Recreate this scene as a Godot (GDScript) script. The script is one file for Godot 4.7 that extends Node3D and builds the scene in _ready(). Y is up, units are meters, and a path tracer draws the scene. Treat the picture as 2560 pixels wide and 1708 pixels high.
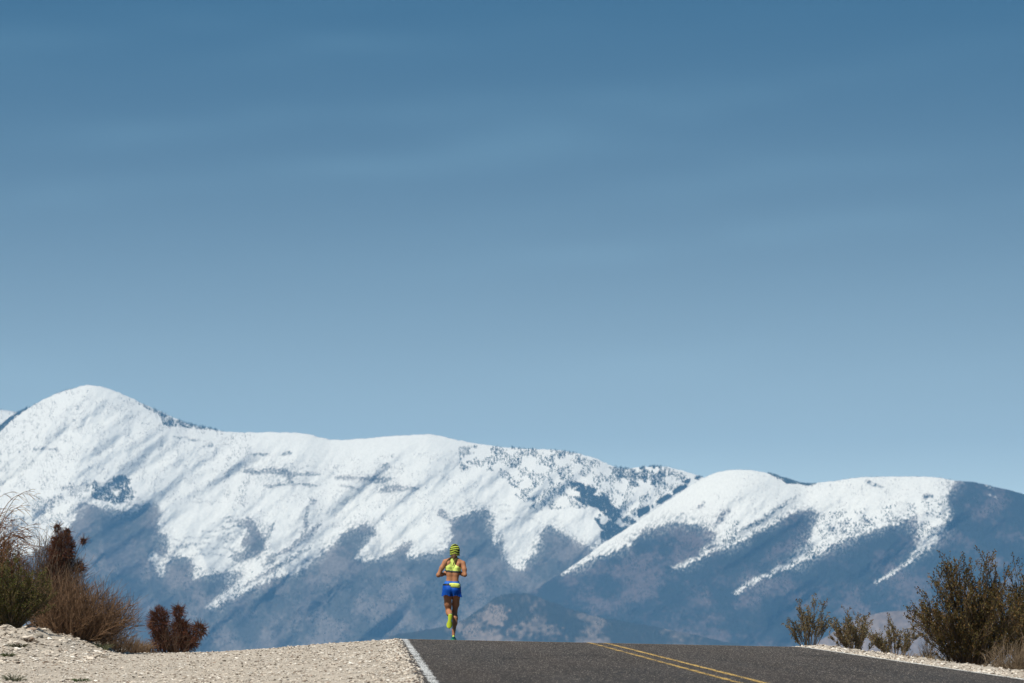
extends Node3D

# Lens and eye of the photograph: a long lens held low over the road, pointed slightly up.
const FOCAL := 14500.0          # focal length in photo pixels (2560 x 1708)
const LEVEL := 1640.0           # photo row of eye level
const EYE := 1.1

class Geo:
	var v := PackedVector3Array()
	var n := PackedVector3Array()
	var c := PackedColorArray()
	var i := PackedInt32Array()

func _ready() -> void:
	light_and_lens()
	build_ground()
	build_road()
	build_mountains()
	build_gravel()
	build_person()
	build_plants()

# ------------------------------------------------------------------ camera, sky, sun
func light_and_lens() -> void:
	var cam := Camera3D.new()
	cam.name = "camera"
	cam.fov = rad_to_deg(2.0 * atan(854.0 / FOCAL))
	cam.near = 0.5
	cam.far = 90000.0
	cam.position = Vector3(0, EYE, 0)
	cam.rotation.x = atan((LEVEL - 854.0) / FOCAL)
	var lens := CameraAttributesPhysical.new()
	lens.frustum_focal_length = 203.8
	lens.frustum_focus_distance = 99.0
	lens.exposure_aperture = 7.1
	lens.frustum_near = 0.5
	lens.frustum_far = 90000.0
	cam.attributes = lens
	cam.fov = rad_to_deg(2.0 * atan(854.0 / FOCAL))
	add_child(cam)
	cam.current = true

	var sm := ProceduralSkyMaterial.new()
	sm.sky_top_color = Color(0.0, 0.057, 0.132).linear_to_srgb()
	sm.sky_horizon_color = Color(1.46, 1.74, 1.67).linear_to_srgb()
	sm.sky_curve = 0.0188
	sm.ground_bottom_color = Color(0.35, 0.32, 0.28)
	sm.ground_horizon_color = Color(0.45, 0.45, 0.45)
	sm.sun_angle_max = 1.0
	var wn := FastNoiseLite.new()
	wn.seed = 11
	wn.noise_type = FastNoiseLite.TYPE_SIMPLEX_SMOOTH
	wn.frequency = 0.13
	wn.fractal_octaves = 6
	wn.fractal_gain = 0.55
	var plain := wn.get_seamless_image(512, 1024)
	plain.convert(Image.FORMAT_L8)
	var from := plain.get_data()
	var to := PackedByteArray()
	to.resize(544 * 1024)
	for r in 1024:                               # thin high cirrus drawn out in long slanting streaks
		var push := int(r * 1.6) - 16
		for q in 544:
			var f := from[r * 512 + ((q + push) & 511)] / 255.0
			to[r * 544 + q] = int(255.0 * clampf(1.7 * f * f - 0.1, 0.0, 1.0))
	var wisps := Image.create_from_data(544, 1024, false, Image.FORMAT_L8, to)
	wisps.resize(4352, 2048, Image.INTERPOLATE_CUBIC)
	wisps = wisps.get_region(Rect2i(128, 0, 4096, 2048))
	wisps.convert(Image.FORMAT_RGB8)
	sm.sky_cover = ImageTexture.create_from_image(wisps)
	sm.sky_cover_modulate = Color(0.75, 0.95, 1.0, 0.036)
	var sky := Sky.new()
	sky.sky_material = sm
	var env := Environment.new()
	env.background_mode = Environment.BG_SKY
	env.sky = sky
	env.tonemap_mode = Environment.TONE_MAPPER_LINEAR
	env.tonemap_exposure = 1.5
	env.fog_enabled = true
	env.fog_density = 0.0000255
	env.fog_light_color = Color(0.50, 0.765, 1.0)
	env.sdfgi_enabled = true
	env.ssao_enabled = true
	env.ssil_enabled = true
	var we := WorldEnvironment.new()
	we.name = "world_environment"
	we.environment = env
	add_child(we)

	var sun := DirectionalLight3D.new()
	sun.name = "sun"
	sun.light_energy = 1.35
	sun.light_color = Color(1.0, 0.97, 0.91)
	sun.light_angular_distance = 0.5
	sun.shadow_enabled = true
	sun.rotation_degrees = Vector3(-57, -40, 0)
	add_child(sun)

# ------------------------------------------------------------------ helpers
func matte(col: Color, rough := 0.95, vertex := false) -> StandardMaterial3D:
	var m := StandardMaterial3D.new()
	m.albedo_color = col.linear_to_srgb()
	m.roughness = rough
	m.metallic_specular = 0.3
	m.vertex_color_use_as_albedo = vertex
	m.cull_mode = BaseMaterial3D.CULL_DISABLED
	return m

func mesh_of(g: Geo, m: Material) -> ArrayMesh:
	if g.i.is_empty():
		for k in g.v.size():
			g.i.append(k)
	if g.n.size() == g.v.size():                 # turn each face the way its normals point
		for k in range(0, g.i.size(), 3):
			var p := g.v[g.i[k]]
			var f := (g.v[g.i[k + 2]] - p).cross(g.v[g.i[k + 1]] - p)
			if f.dot(g.n[g.i[k]] + g.n[g.i[k + 1]] + g.n[g.i[k + 2]]) < 0.0:
				var t := g.i[k + 1]
				g.i[k + 1] = g.i[k + 2]
				g.i[k + 2] = t
	var a := []
	a.resize(Mesh.ARRAY_MAX)
	a[Mesh.ARRAY_VERTEX] = g.v
	if g.n.size() == g.v.size():
		a[Mesh.ARRAY_NORMAL] = g.n
	if g.c.size() == g.v.size():
		a[Mesh.ARRAY_COLOR] = g.c
	a[Mesh.ARRAY_INDEX] = g.i
	var am := ArrayMesh.new()
	am.add_surface_from_arrays(Mesh.PRIMITIVE_TRIANGLES, a)
	am.surface_set_material(0, m)
	return am

func made(called: String, g: Geo, m: Material, parent: Node) -> MeshInstance3D:
	var o := MeshInstance3D.new()
	o.name = called
	o.mesh = mesh_of(g, m)
	parent.add_child(o, true)
	return o

func tag(o: Node, label: String, category: String, group := "", kind := "") -> void:
	o.set_meta("label", label)
	o.set_meta("category", category)
	if group != "":
		o.set_meta("group", group)
	if kind != "":
		o.set_meta("kind", kind)

func thing(called: String, at: Vector3, label: String, category: String, group := "") -> Node3D:
	var o := Node3D.new()
	o.name = called
	add_child(o, true)
	o.position = at
	tag(o, label, category, group)
	return o

func noise(sd: int, freq: float, oct := 4, ridged := false) -> FastNoiseLite:
	var f := FastNoiseLite.new()
	f.seed = sd
	f.noise_type = FastNoiseLite.TYPE_SIMPLEX_SMOOTH
	f.frequency = freq
	f.fractal_type = FastNoiseLite.FRACTAL_RIDGED if ridged else FastNoiseLite.FRACTAL_FBM
	f.fractal_octaves = oct
	return f

func grid_index(w: int, h: int) -> PackedInt32Array:
	var out := PackedInt32Array()
	out.resize((w - 1) * (h - 1) * 6)
	var k := 0
	for r in h - 1:
		for q in w - 1:
			var a := r * w + q
			out[k] = a
			out[k + 1] = a + 1
			out[k + 2] = a + w
			out[k + 3] = a + 1
			out[k + 4] = a + w + 1
			out[k + 5] = a + w
			k += 6
	return out

func grid_normals(v: PackedVector3Array, w: int, h: int) -> PackedVector3Array:
	var n := PackedVector3Array()
	n.resize(v.size())
	for r in h:
		var up := maxi(r - 1, 0) * w
		var dn := mini(r + 1, h - 1) * w
		for q in w:
			var d1 := v[r * w + mini(q + 1, w - 1)] - v[r * w + maxi(q - 1, 0)]
			var d2 := v[dn + q] - v[up + q]
			n[r * w + q] = d2.cross(d1).normalized()
	return n

# ------------------------------------------------------------------ the lie of the land near the road
func middle(z: float) -> float:                 # where the road's centre line runs, z metres ahead
	return 1.47 + 0.0248 * (100.0 - z)

func profile(z: float) -> float:                # height of the road's centre line: a steady grade over a crest
	var y := EYE - 0.253
	if z <= 96.0:
		return y + 0.0125 * (z - 60.0)
	y += 0.0125 * 36.0
	var d := minf(z, 112.0) - 96.0
	y += 0.0125 * d - 0.00175 * d * d
	if z > 112.0:
		y -= (minf(z, 420.0) - 112.0) * 0.0435
	if z > 420.0:
		y += (minf(z, 26000.0) - 420.0) * 0.0006
	return y

func road_y(u: float, z: float) -> float:
	return profile(z) - 0.02 * u

var rough_noise: FastNoiseLite
var fine_noise: FastNoiseLite

func ground_y(x: float, z: float) -> float:
	var u := x - middle(z)
	var y := road_y(clampf(u, -3.5, 3.45), z)
	if z > 300.0:
		return y - 0.5
	if u < -3.5:
		var e := -3.5 - u
		y -= 0.075 * (e if e < 2.6 else 2.6 + 0.7 * (1.0 - exp(-(e - 2.6) / 0.7)))
		y -= 0.012
		y += 0.44 * smoothstep(-6.4, -7.9, x) * smoothstep(87.0, 96.5, z) * (1.0 + 0.45 * rough_noise.get_noise_2d(x * 0.9, z * 0.25) + 0.2 * fine_noise.get_noise_2d(x * 0.8, z * 0.4))
		var amt := smoothstep(0.0, 0.6, e)
		y += (0.03 * rough_noise.get_noise_2d(x, z) + 0.022 * fine_noise.get_noise_2d(x, z)) * amt
	elif u > 3.42:
		var e := u - 3.42
		y += 0.018 * smoothstep(0.0, 0.2, e) - 0.34 * smoothstep(0.15, 1.7, e)
		y += 0.42 * smoothstep(77.0, 66.0, z) * smoothstep(0.25, 1.7, e)
		var amt := smoothstep(0.0, 0.3, e)
		y += (0.045 * rough_noise.get_noise_2d(x, z) + 0.04 * fine_noise.get_noise_2d(x, z)) * amt
	else:
		y -= 0.05 * smoothstep(3.45, 3.2, absf(u))
	return y

func spot(px: float, py: float) -> Vector3:      # the ground that a photo pixel shows
	var z := 52.0
	while z < 112.0:
		var x := (px - 1280.0) / FOCAL * z
		var y := EYE + (LEVEL - py) / FOCAL * z
		if y <= ground_y(x, z):
			return Vector3(x, ground_y(x, z), -z)
		z += 0.08
	return foot(px, 99.0)

func foot(px: float, z: float) -> Vector3:       # the ground under a photo column at a known distance
	var x := (px - 1280.0) / FOCAL * z
	return Vector3(x, ground_y(x, z), -z)

func spread(parts: Array) -> PackedFloat32Array:  # [from, to, step] runs, joined
	var out := PackedFloat32Array()
	for p in parts:
		var a: float = p[0]
		while a < p[1]:
			out.append(a)
			a += p[2]
	return out

func build_ground() -> void:
	rough_noise = noise(3, 0.9, 3)
	fine_noise = noise(4, 3.2, 3)
	var xs := PackedFloat32Array()
	var far := [60, 90, 140, 220, 400, 800, 1600, 3200, 6400, 12000, 24000]
	for k in range(far.size() - 1, -1, -1):
		xs.append(-far[k])
	xs.append_array(spread([[-40, -14, 2.0], [-14, -10, 0.5], [-10.0, -1.0, 0.1], [-1.0, 4.5, 0.5], [4.5, 9.0, 0.1], [9.0, 14, 0.5], [14, 41, 2.0]]))
	for f in far:
		xs.append(f)
	var zs := spread([[-60, 40, 4.0], [40, 54, 1.0], [54, 106, 0.16], [106, 130, 0.6], [130, 300, 10.0]])
	for f in [300, 360, 420, 600, 900, 1400, 2200, 3600, 6000, 9000, 14000, 20000, 26000, 31000, 36000]:
		zs.append(f)
	var g := Geo.new()
	var tone := noise(8, 0.35, 4)
	for z in zs:
		for x in xs:
			g.v.append(Vector3(x, ground_y(x, z), -z))
			var t := 1.0 + 0.16 * tone.get_noise_2d(x, z) + 0.10 * tone.get_noise_2d(x * 6.0, z * 6.0)
			var c := Color(0.45, 0.40, 0.345)
			if z > 200.0:
				c = Color(0.2, 0.17, 0.13)
			g.c.append(Color(c.r * t, c.g * t, c.b * t))
	g.i = grid_index(xs.size(), zs.size())
	g.n = grid_normals(g.v, xs.size(), zs.size())
	for k in g.n.size():
		if g.n[k].y < 0.0:
			g.n[k] = -g.n[k]
	var m := matte(Color(1, 1, 1), 1.0, true)
	m.albedo_texture = speckle(21, 0.09, 0.78, 1.0)
	m.uv1_triplanar = true
	m.uv1_world_triplanar = true
	m.uv1_scale = Vector3(0.7, 0.7, 0.7)
	var o := made("ground", g, m, self)
	tag(o, "pale limestone gravel desert floor on both sides of the road", "ground", "", "structure")

func speckle(sd: int, freq: float, lo: float, hi: float) -> NoiseTexture2D:
	var t := NoiseTexture2D.new()
	t.width = 512
	t.height = 512
	t.seamless = true
	var f := noise(sd, freq, 5)
	t.noise = f
	var r := Gradient.new()
	r.set_color(0, Color(lo, lo, lo))
	r.set_color(1, Color(hi, hi, hi))
	t.color_ramp = r
	return t

# ------------------------------------------------------------------ road
func strip(us: Array, zs: PackedFloat32Array, lift: float, shade: FastNoiseLite, base: Color) -> Geo:
	var g := Geo.new()
	for z in zs:
		for u in us:
			g.v.append(Vector3(middle(z) + u, road_y(u, z) + lift, -z))
			var t := 1.0
			var warm := 0.0
			if shade:
				t += 0.30 * shade.get_noise_2d(u * 2.2, z * 0.10) + 0.16 * shade.get_noise_2d(u * 14.0, z * 0.7)
				t -= 0.10 * (exp(-pow((absf(absf(u) - 1.7) - 0.85) / 0.28, 2.0)))   # rubber and polish in the wheel tracks
				warm = 0.10 * shade.get_noise_2d(u * 1.1 + 40.0, z * 0.05)
			g.c.append(Color(base.r * t * (1.0 + warm), base.g * t, base.b * t * (1.0 - warm)))
	g.i = grid_index(us.size(), zs.size())
	g.n.resize(g.v.size())
	g.n.fill(Vector3.UP)
	return g

func build_road() -> void:
	var us := []
	var u := -3.55
	while u < 3.451:
		us.append(u)
		u += 0.0695
	var zs := spread([[-40, 40, 4.0], [40, 56, 1.0], [56, 110, 0.3], [110, 300, 6.0]])
	var g := strip(us, zs, 0.0, noise(31, 0.6, 4), Color(0.066, 0.059, 0.056))
	var edge := noise(32, 0.8, 3)
	for r in zs.size():                          # the asphalt's broken edge
		g.v[r * us.size()].x -= 0.05 * edge.get_noise_1d(zs[r] * 1.5) - 0.02
		g.v[r * us.size()].y -= 0.03
		g.v[r * us.size() + us.size() - 1].x += 0.05 * edge.get_noise_1d(zs[r] * 1.5 + 90.0)
		g.v[r * us.size() + us.size() - 1].y -= 0.03
	var m := matte(Color(1, 1, 1), 0.9, true)
	m.albedo_texture = speckle(33, 0.25, 0.6, 1.0)
	m.uv1_triplanar = true
	m.uv1_world_triplanar = true
	m.uv1_scale = Vector3(1.3, 1.3, 1.3)
	var road := made("road", g, m, self)
	tag(road, "grey asphalt two-lane road climbing over a crest", "road", "", "structure")

	var rng := RandomNumberGenerator.new()
	rng.seed = 5
	worn_line("edge_line", -3.33, 0.11, Color(0.47, 0.48, 0.49), 0.26, 41, road, rng)
	worn_line("centre_line", -0.24, 0.085, Color(0.42, 0.285, 0.10), 0.3, 42, road, rng)
	worn_line("centre_line", 0.03, 0.085, Color(0.42, 0.285, 0.10), 0.2, 43, road, rng)
	worn_line("edge_line", 3.33, 0.10, Color(0.5, 0.5, 0.49), 0.22, 44, road, rng)
	# dark tar over cracks that run across the lane
	for t in [[-1.55, 78.4, 1.1], [-2.3, 74.0, 0.6], [2.2, 84.0, 0.9]]:
		var s := Geo.new()
		var k := 14
		for q in k + 1:
			var f := float(q) / k
			var uu: float = t[0] + f * t[2]
			var zz: float = t[1] + 0.5 * f + 0.12 * rng.randf_range(-1, 1)
			var hw := 0.10 * sin(PI * clampf(f, 0.05, 0.95)) + 0.03
			s.v.append(Vector3(middle(zz) + uu, road_y(uu, zz - hw) + 0.004, -(zz - hw)))
			s.v.append(Vector3(middle(zz) + uu, road_y(uu, zz + hw) + 0.004, -(zz + hw)))
			if q > 0:
				var b := s.v.size() - 4
				s.i.append_array(PackedInt32Array([b, b + 1, b + 2, b + 1, b + 3, b + 2]))
		s.n.resize(s.v.size())
		s.n.fill(Vector3.UP)
		made("tar_seam", s, matte(Color(0.018, 0.017, 0.017), 0.7), road)

func worn_line(called: String, u0: float, wide: float, col: Color, gone: float, sd: int, road: Node, rng: RandomNumberGenerator) -> void:
	var g := Geo.new()
	var wear := noise(sd, 1.0, 3)
	var cells := 12
	var dz := 0.1
	var z := 40.0
	while z < 112.0:
		var patch := wear.get_noise_2d(z * 0.5, 3.0)
		for k in cells:
			var edge_cell := 1.0 if (k < 2 or k > cells - 3) else 0.0
			if rng.randf() < gone * (1.0 + 2.2 * patch) + (0.45 + 0.6 * wear.get_noise_2d(z * 1.4, k * 9.0)) * edge_cell:
				continue
			var a := u0 + wide * (float(k) / cells - 0.5) + 0.012 * wear.get_noise_1d(z * 0.35 + 50.0)
			var b := a + wide / cells
			var t := rng.randf_range(0.9, 1.05)
			var c := Color(col.r * t, col.g * t, col.b * t)
			var s := g.v.size()
			for q in [[a, z], [b, z], [a, z + dz], [b, z + dz]]:
				g.v.append(Vector3(middle(q[1]) + q[0], road_y(q[0], q[1]) + 0.004, -q[1]))
				g.n.append(Vector3.UP)
				g.c.append(c)
			g.i.append_array(PackedInt32Array([s, s + 2, s + 1, s + 1, s + 2, s + 3]))
		z += dz
	made(called, g, matte(Color(1, 1, 1), 0.85, true), road)

# ------------------------------------------------------------------ mountains
class Cover:                                     # a map of a mountain face: across in metres, up in metres
	var x0 := 0.0
	var cell := 4.0
	var w := 0
	var h := 0
	var b := PackedByteArray()
	var thin := PackedByteArray()                 # the same, spread wide: where snow lies thin
	func _init(a: float, z: float, top: float) -> void:
		x0 = a
		w = int((z - a) / cell)
		h = int(top / cell)
		b.resize(w * h)
	func fill(p: PackedVector2Array, value: int) -> void:
		var lo := 1e9
		var hi := -1e9
		for q in p:
			lo = minf(lo, q.y)
			hi = maxf(hi, q.y)
		for r in range(maxi(0, int(lo / cell)), mini(h, int(hi / cell) + 2)):
			var y := (r + 0.5) * cell
			var cut := PackedFloat32Array()
			for k in p.size():
				var s := p[k]
				var e := p[(k + 1) % p.size()]
				if (s.y <= y) != (e.y <= y):
					cut.append(s.x + (y - s.y) / (e.y - s.y) * (e.x - s.x))
			cut.sort()
			for k in cut.size() / 2:
				for q in range(maxi(0, int((cut[k * 2] - x0) / cell + 0.5)), mini(w, int((cut[k * 2 + 1] - x0) / cell + 0.5))):
					b[r * w + q] = value
	func soften(by: int) -> void:
		var im := Image.create_from_data(w, h, false, Image.FORMAT_L8, b)
		im.resize(w / by, h / by, Image.INTERPOLATE_LANCZOS)
		im.resize(w, h, Image.INTERPOLATE_CUBIC)
		b = im.get_data()
		im.resize(w / 24, h / 24, Image.INTERPOLATE_LANCZOS)
		im.resize(w, h, Image.INTERPOLATE_CUBIC)
		thin = im.get_data()
	func near(x: float, y: float) -> float:
		return thin[clampi(int(y / cell), 0, h - 1) * w + clampi(int((x - x0) / cell), 0, w - 1)] / 255.0
	func at(x: float, y: float) -> float:
		var q := clampi(int((x - x0) / cell), 0, w - 1)
		var r := clampi(int(y / cell), 0, h - 1)
		return b[r * w + q] / 255.0

class Massif:
	var x0 := 0.0
	var step := 4.0
	var crest := PackedFloat32Array()
	var even := PackedFloat32Array()              # the crest without its jags
	var away := 30000.0
	var run := 1.7
	var lean := 1.1
	var spur := 150.0
	var big: FastNoiseLite
	var small: FastNoiseLite
	var folds: FastNoiseLite
	func height(x: float) -> float:
		var f := clampf((x - x0) / step, 0.0, crest.size() - 1.001)
		var k := int(f)
		return lerpf(crest[k], crest[k + 1], f - k)
	func plain_depth(alt: float, top: float) -> float:
		return away - (top - alt) * run
	func depth(x: float, alt: float, top: float) -> float:
		var dh := top - alt
		var s := smoothstep(0.0, 260.0, dh)
		var low := smoothstep(420.0, 900.0, dh)
		return away - dh * run - s * spur * big.get_noise_2d(x - lean * alt, alt * 0.5) - low * 170.0 * folds.get_noise_2d(x + 0.5 * lean * alt, alt * 0.45) - (4.0 + 9.0 * s) * small.get_noise_2d(x - lean * 0.5 * alt, alt * 0.7)

func massif(outline: Array, away: float, run: float, lean: float, spur: float, wave: float, sd: int, rough: float) -> Massif:
	var m := Massif.new()
	m.away = away
	m.run = run
	m.lean = lean
	m.spur = spur
	m.big = noise(sd, 1.0 / wave, 3)
	m.folds = noise(sd + 5, 1.0 / 620.0, 2, true)
	m.small = noise(sd + 1, 1.0 / (wave * 0.14), 4)
	var jag := noise(sd + 2, 0.02, 4)
	var p := []
	for q in outline:
		p.append(Vector2((q[0] - 1280.0) / FOCAL * away, EYE + (LEVEL - q[1]) / FOCAL * away))
	m.x0 = p[0].x
	var k := 0
	var x: float = p[0].x
	var raw := PackedFloat32Array()
	while x < p[p.size() - 1].x:
		while k < p.size() - 2 and x > p[k + 1].x:
			k += 1
		var t: float = (x - p[k].x) / (p[k + 1].x - p[k].x)
		var before: Vector2 = p[maxi(k - 1, 0)]
		var after: Vector2 = p[mini(k + 2, p.size() - 1)]
		var y: float = p[k].cubic_interpolate(p[k + 1], before, after, t).y
		raw.append(y)
		x += m.step
	for q in raw.size():
		var s := 0.0
		for d in range(-3, 4):
			s += raw[clampi(q + d, 0, raw.size() - 1)]
		m.even.append(s / 7.0)
		m.crest.append(s / 7.0 + rough * jag.get_noise_1d(q * m.step))
	return m

func on_face(m: Massif, px: float, py: float) -> Vector2:   # photo pixel to metres across and up on that face
	var d := m.away
	var p := Vector2()
	for k in 5:
		p = Vector2((px - 1280.0) / FOCAL * d, EYE + (LEVEL - py) / FOCAL * d)
		d = m.plain_depth(p.y, maxf(m.height(p.x), p.y))
	return p

func traced(m: Massif, ox: float, oy: float, s: float, pts: Array) -> PackedVector2Array:
	var out := PackedVector2Array()
	for k in pts.size() / 2:
		out.append(on_face(m, ox + pts[k * 2] * s, oy + pts[k * 2 + 1] * s))
	return out

func raise(called: String, m: Massif, rows: int, snow: Cover, streak: Cover, sd: int, dark: Color, pale: Color, bias: float) -> MeshInstance3D:
	var g := Geo.new()
	var w := m.crest.size()
	var ragged := noise(sd, 0.012, 5)
	var patch := noise(sd + 1, 0.0035, 5)
	var grit := noise(sd + 2, 0.03, 3)
	var bands := noise(sd + 3, 0.012, 4)
	var back := 7
	g.v.resize(w * (rows + back))
	g.c.resize(w * (rows + back))
	for r in rows + back:
		for q in w:
			var x := m.x0 + q * m.step
			var top := m.crest[q]
			var k := r * w + q
			if r < back:                         # the far side, falling away behind the ridge
				var f := float(back - r) / back
				g.v[k] = Vector3(x, lerpf(top, -60.0, f), -(m.away + f * (top + 60.0) * 1.9))
				g.c[k] = Color(0.7, 0.7, 0.7)
				continue
			var f := float(r - back) / (rows - 1)
			var alt := lerpf(top, -40.0, f)
			g.v[k] = Vector3(x, alt, -m.depth(x, alt, m.even[q]))
			var white := 0.0
			if snow and alt > 190.0:
				var n := ragged.get_noise_2d(x * 1.3, alt * 1.3)
				var m2 := ragged.get_noise_2d(x * 1.3 + 900.0, alt * 1.3 - 400.0)
				var n2 := grit.get_noise_2d(x * 1.6 - alt * 0.8, alt * 1.3)
				var n3 := grit.get_noise_2d(x * 3.0 + 70.0, alt * 2.0)
				white = 0.68 * snow.at(x + 16.0 * n + 9.0 * n2, alt + 13.0 * m2 + 8.0 * n3) + 0.32 * snow.at(x + 46.0 * n2 + 26.0 * n3, alt + 40.0 * n3 - 22.0 * n)
				white += 0.15 * n2 + 0.12 * n3
				if streak:
					var s := streak.at(x, alt)
					if s > 0.02:
						white -= s * (0.30 + 0.8 * bands.get_noise_2d(x * 0.55, alt * 2.2) + 0.6 * n2)
				white = smoothstep(0.28, 0.74, white) * (0.94 + 0.16 * n3)
				var close := snow.near(x + 30.0 * n, alt + 20.0 * m2)
				white = maxf(white, smoothstep(0.05, 0.75, close) * clampf(0.26 + 1.4 * n3 + 0.7 * n2, 0.0, 0.85))
				white *= 1.0 - (1.0 - smoothstep(0.4, 1.0, close)) * clampf(0.22 + 1.3 * n2 - 0.9 * n3, 0.0, 0.85)
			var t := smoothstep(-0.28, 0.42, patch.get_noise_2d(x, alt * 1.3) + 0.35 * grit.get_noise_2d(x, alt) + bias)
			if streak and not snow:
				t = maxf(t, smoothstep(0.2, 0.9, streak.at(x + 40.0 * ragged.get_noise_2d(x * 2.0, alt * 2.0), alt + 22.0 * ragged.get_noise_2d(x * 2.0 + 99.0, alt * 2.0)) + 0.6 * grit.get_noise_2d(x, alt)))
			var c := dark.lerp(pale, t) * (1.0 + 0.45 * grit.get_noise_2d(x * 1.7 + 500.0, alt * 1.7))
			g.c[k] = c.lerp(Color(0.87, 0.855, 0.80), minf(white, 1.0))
	g.i = grid_index(w, rows + back)
	g.n = grid_normals(g.v, w, rows + back)
	for k in g.n.size():
		if g.n[k].y < 0.0:
			g.n[k] = -g.n[k]
	return made(called, g, matte(Color(1, 1, 1), 1.0, true), self)

func conifer() -> ArrayMesh:
	var g := Geo.new()
	for tier in [[0.0, 0.30, 0.62], [0.28, 0.22, 0.84], [0.55, 0.13, 1.0]]:
		for k in 5:
			var a: float = TAU * k / 5.0 + tier[0] * 3.0
			var b: float = a + TAU / 5.0
			g.v.append(Vector3(cos(a) * tier[1], tier[0], sin(a) * tier[1]))
			g.v.append(Vector3(0, tier[2], 0))
			g.v.append(Vector3(cos(b) * tier[1], tier[0], sin(b) * tier[1]))
			for q in 3:
				g.n.append(Vector3(cos(a + 0.6), 0.4, sin(a + 0.6)).normalized())
	return mesh_of(g, matte(Color(1, 1, 1), 1.0, true))

func scatter(called: String, mesh: Mesh, places: Array, colors: PackedColorArray, label: String, category: String) -> void:
	var mm := MultiMesh.new()
	mm.transform_format = MultiMesh.TRANSFORM_3D
	mm.use_colors = true
	mm.mesh = mesh
	mm.instance_count = places.size()
	for k in places.size():
		mm.set_instance_transform(k, places[k])
		mm.set_instance_color(k, colors[k])
	var o := MultiMeshInstance3D.new()
	o.name = called
	o.multimesh = mm
	add_child(o, true)
	tag(o, label, category, "", "stuff")

func wood(m: Massif, zones: Array, sd: int, places: Array, colors: PackedColorArray) -> void:
	var rng := RandomNumberGenerator.new()
	rng.seed = sd
	var clump := noise(sd, 0.009, 4)
	for zn in zones:                             # [outline, how many, clumping, height, width, whether bare grey trunks]
		var p: PackedVector2Array = zn[0]
		var lo := Vector2(1e9, 1e9)
		var hi := -lo
		for q in p:
			lo = lo.min(q)
			hi = hi.max(q)
		var made_n := 0
		var tries := 0
		while made_n < zn[1] and tries < zn[1] * 14:
			tries += 1
			var x := rng.randf_range(lo.x, hi.x)
			var alt := rng.randf_range(lo.y, hi.y)
			if clump.get_noise_2d(x, alt * 1.2) < zn[2] + rng.randf_range(-0.12, 0.12):
				continue
			if not Geometry2D.is_point_in_polygon(Vector2(x, alt), p):
				continue
			var top := m.height(x)
			if alt > top:
				alt = top - 1.0
			var s: float = zn[3] * rng.randf_range(0.6, 1.3)
			var wd: float = zn[4] * rng.randf_range(0.7, 1.3)
			var b := Basis(Vector3.UP, rng.randf() * TAU).scaled(Vector3(wd, s, wd))
			places.append(Transform3D(b, Vector3(x, alt - 1.5, -m.depth(x, alt, top))))
			var t := rng.randf_range(0.6, 1.4)
			colors.append(Color(0.13 * t, 0.12 * t, 0.11 * t) if zn.size() > 5 else Color(0.030 * t, 0.040 * t, 0.032 * t))
			made_n += 1

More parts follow.
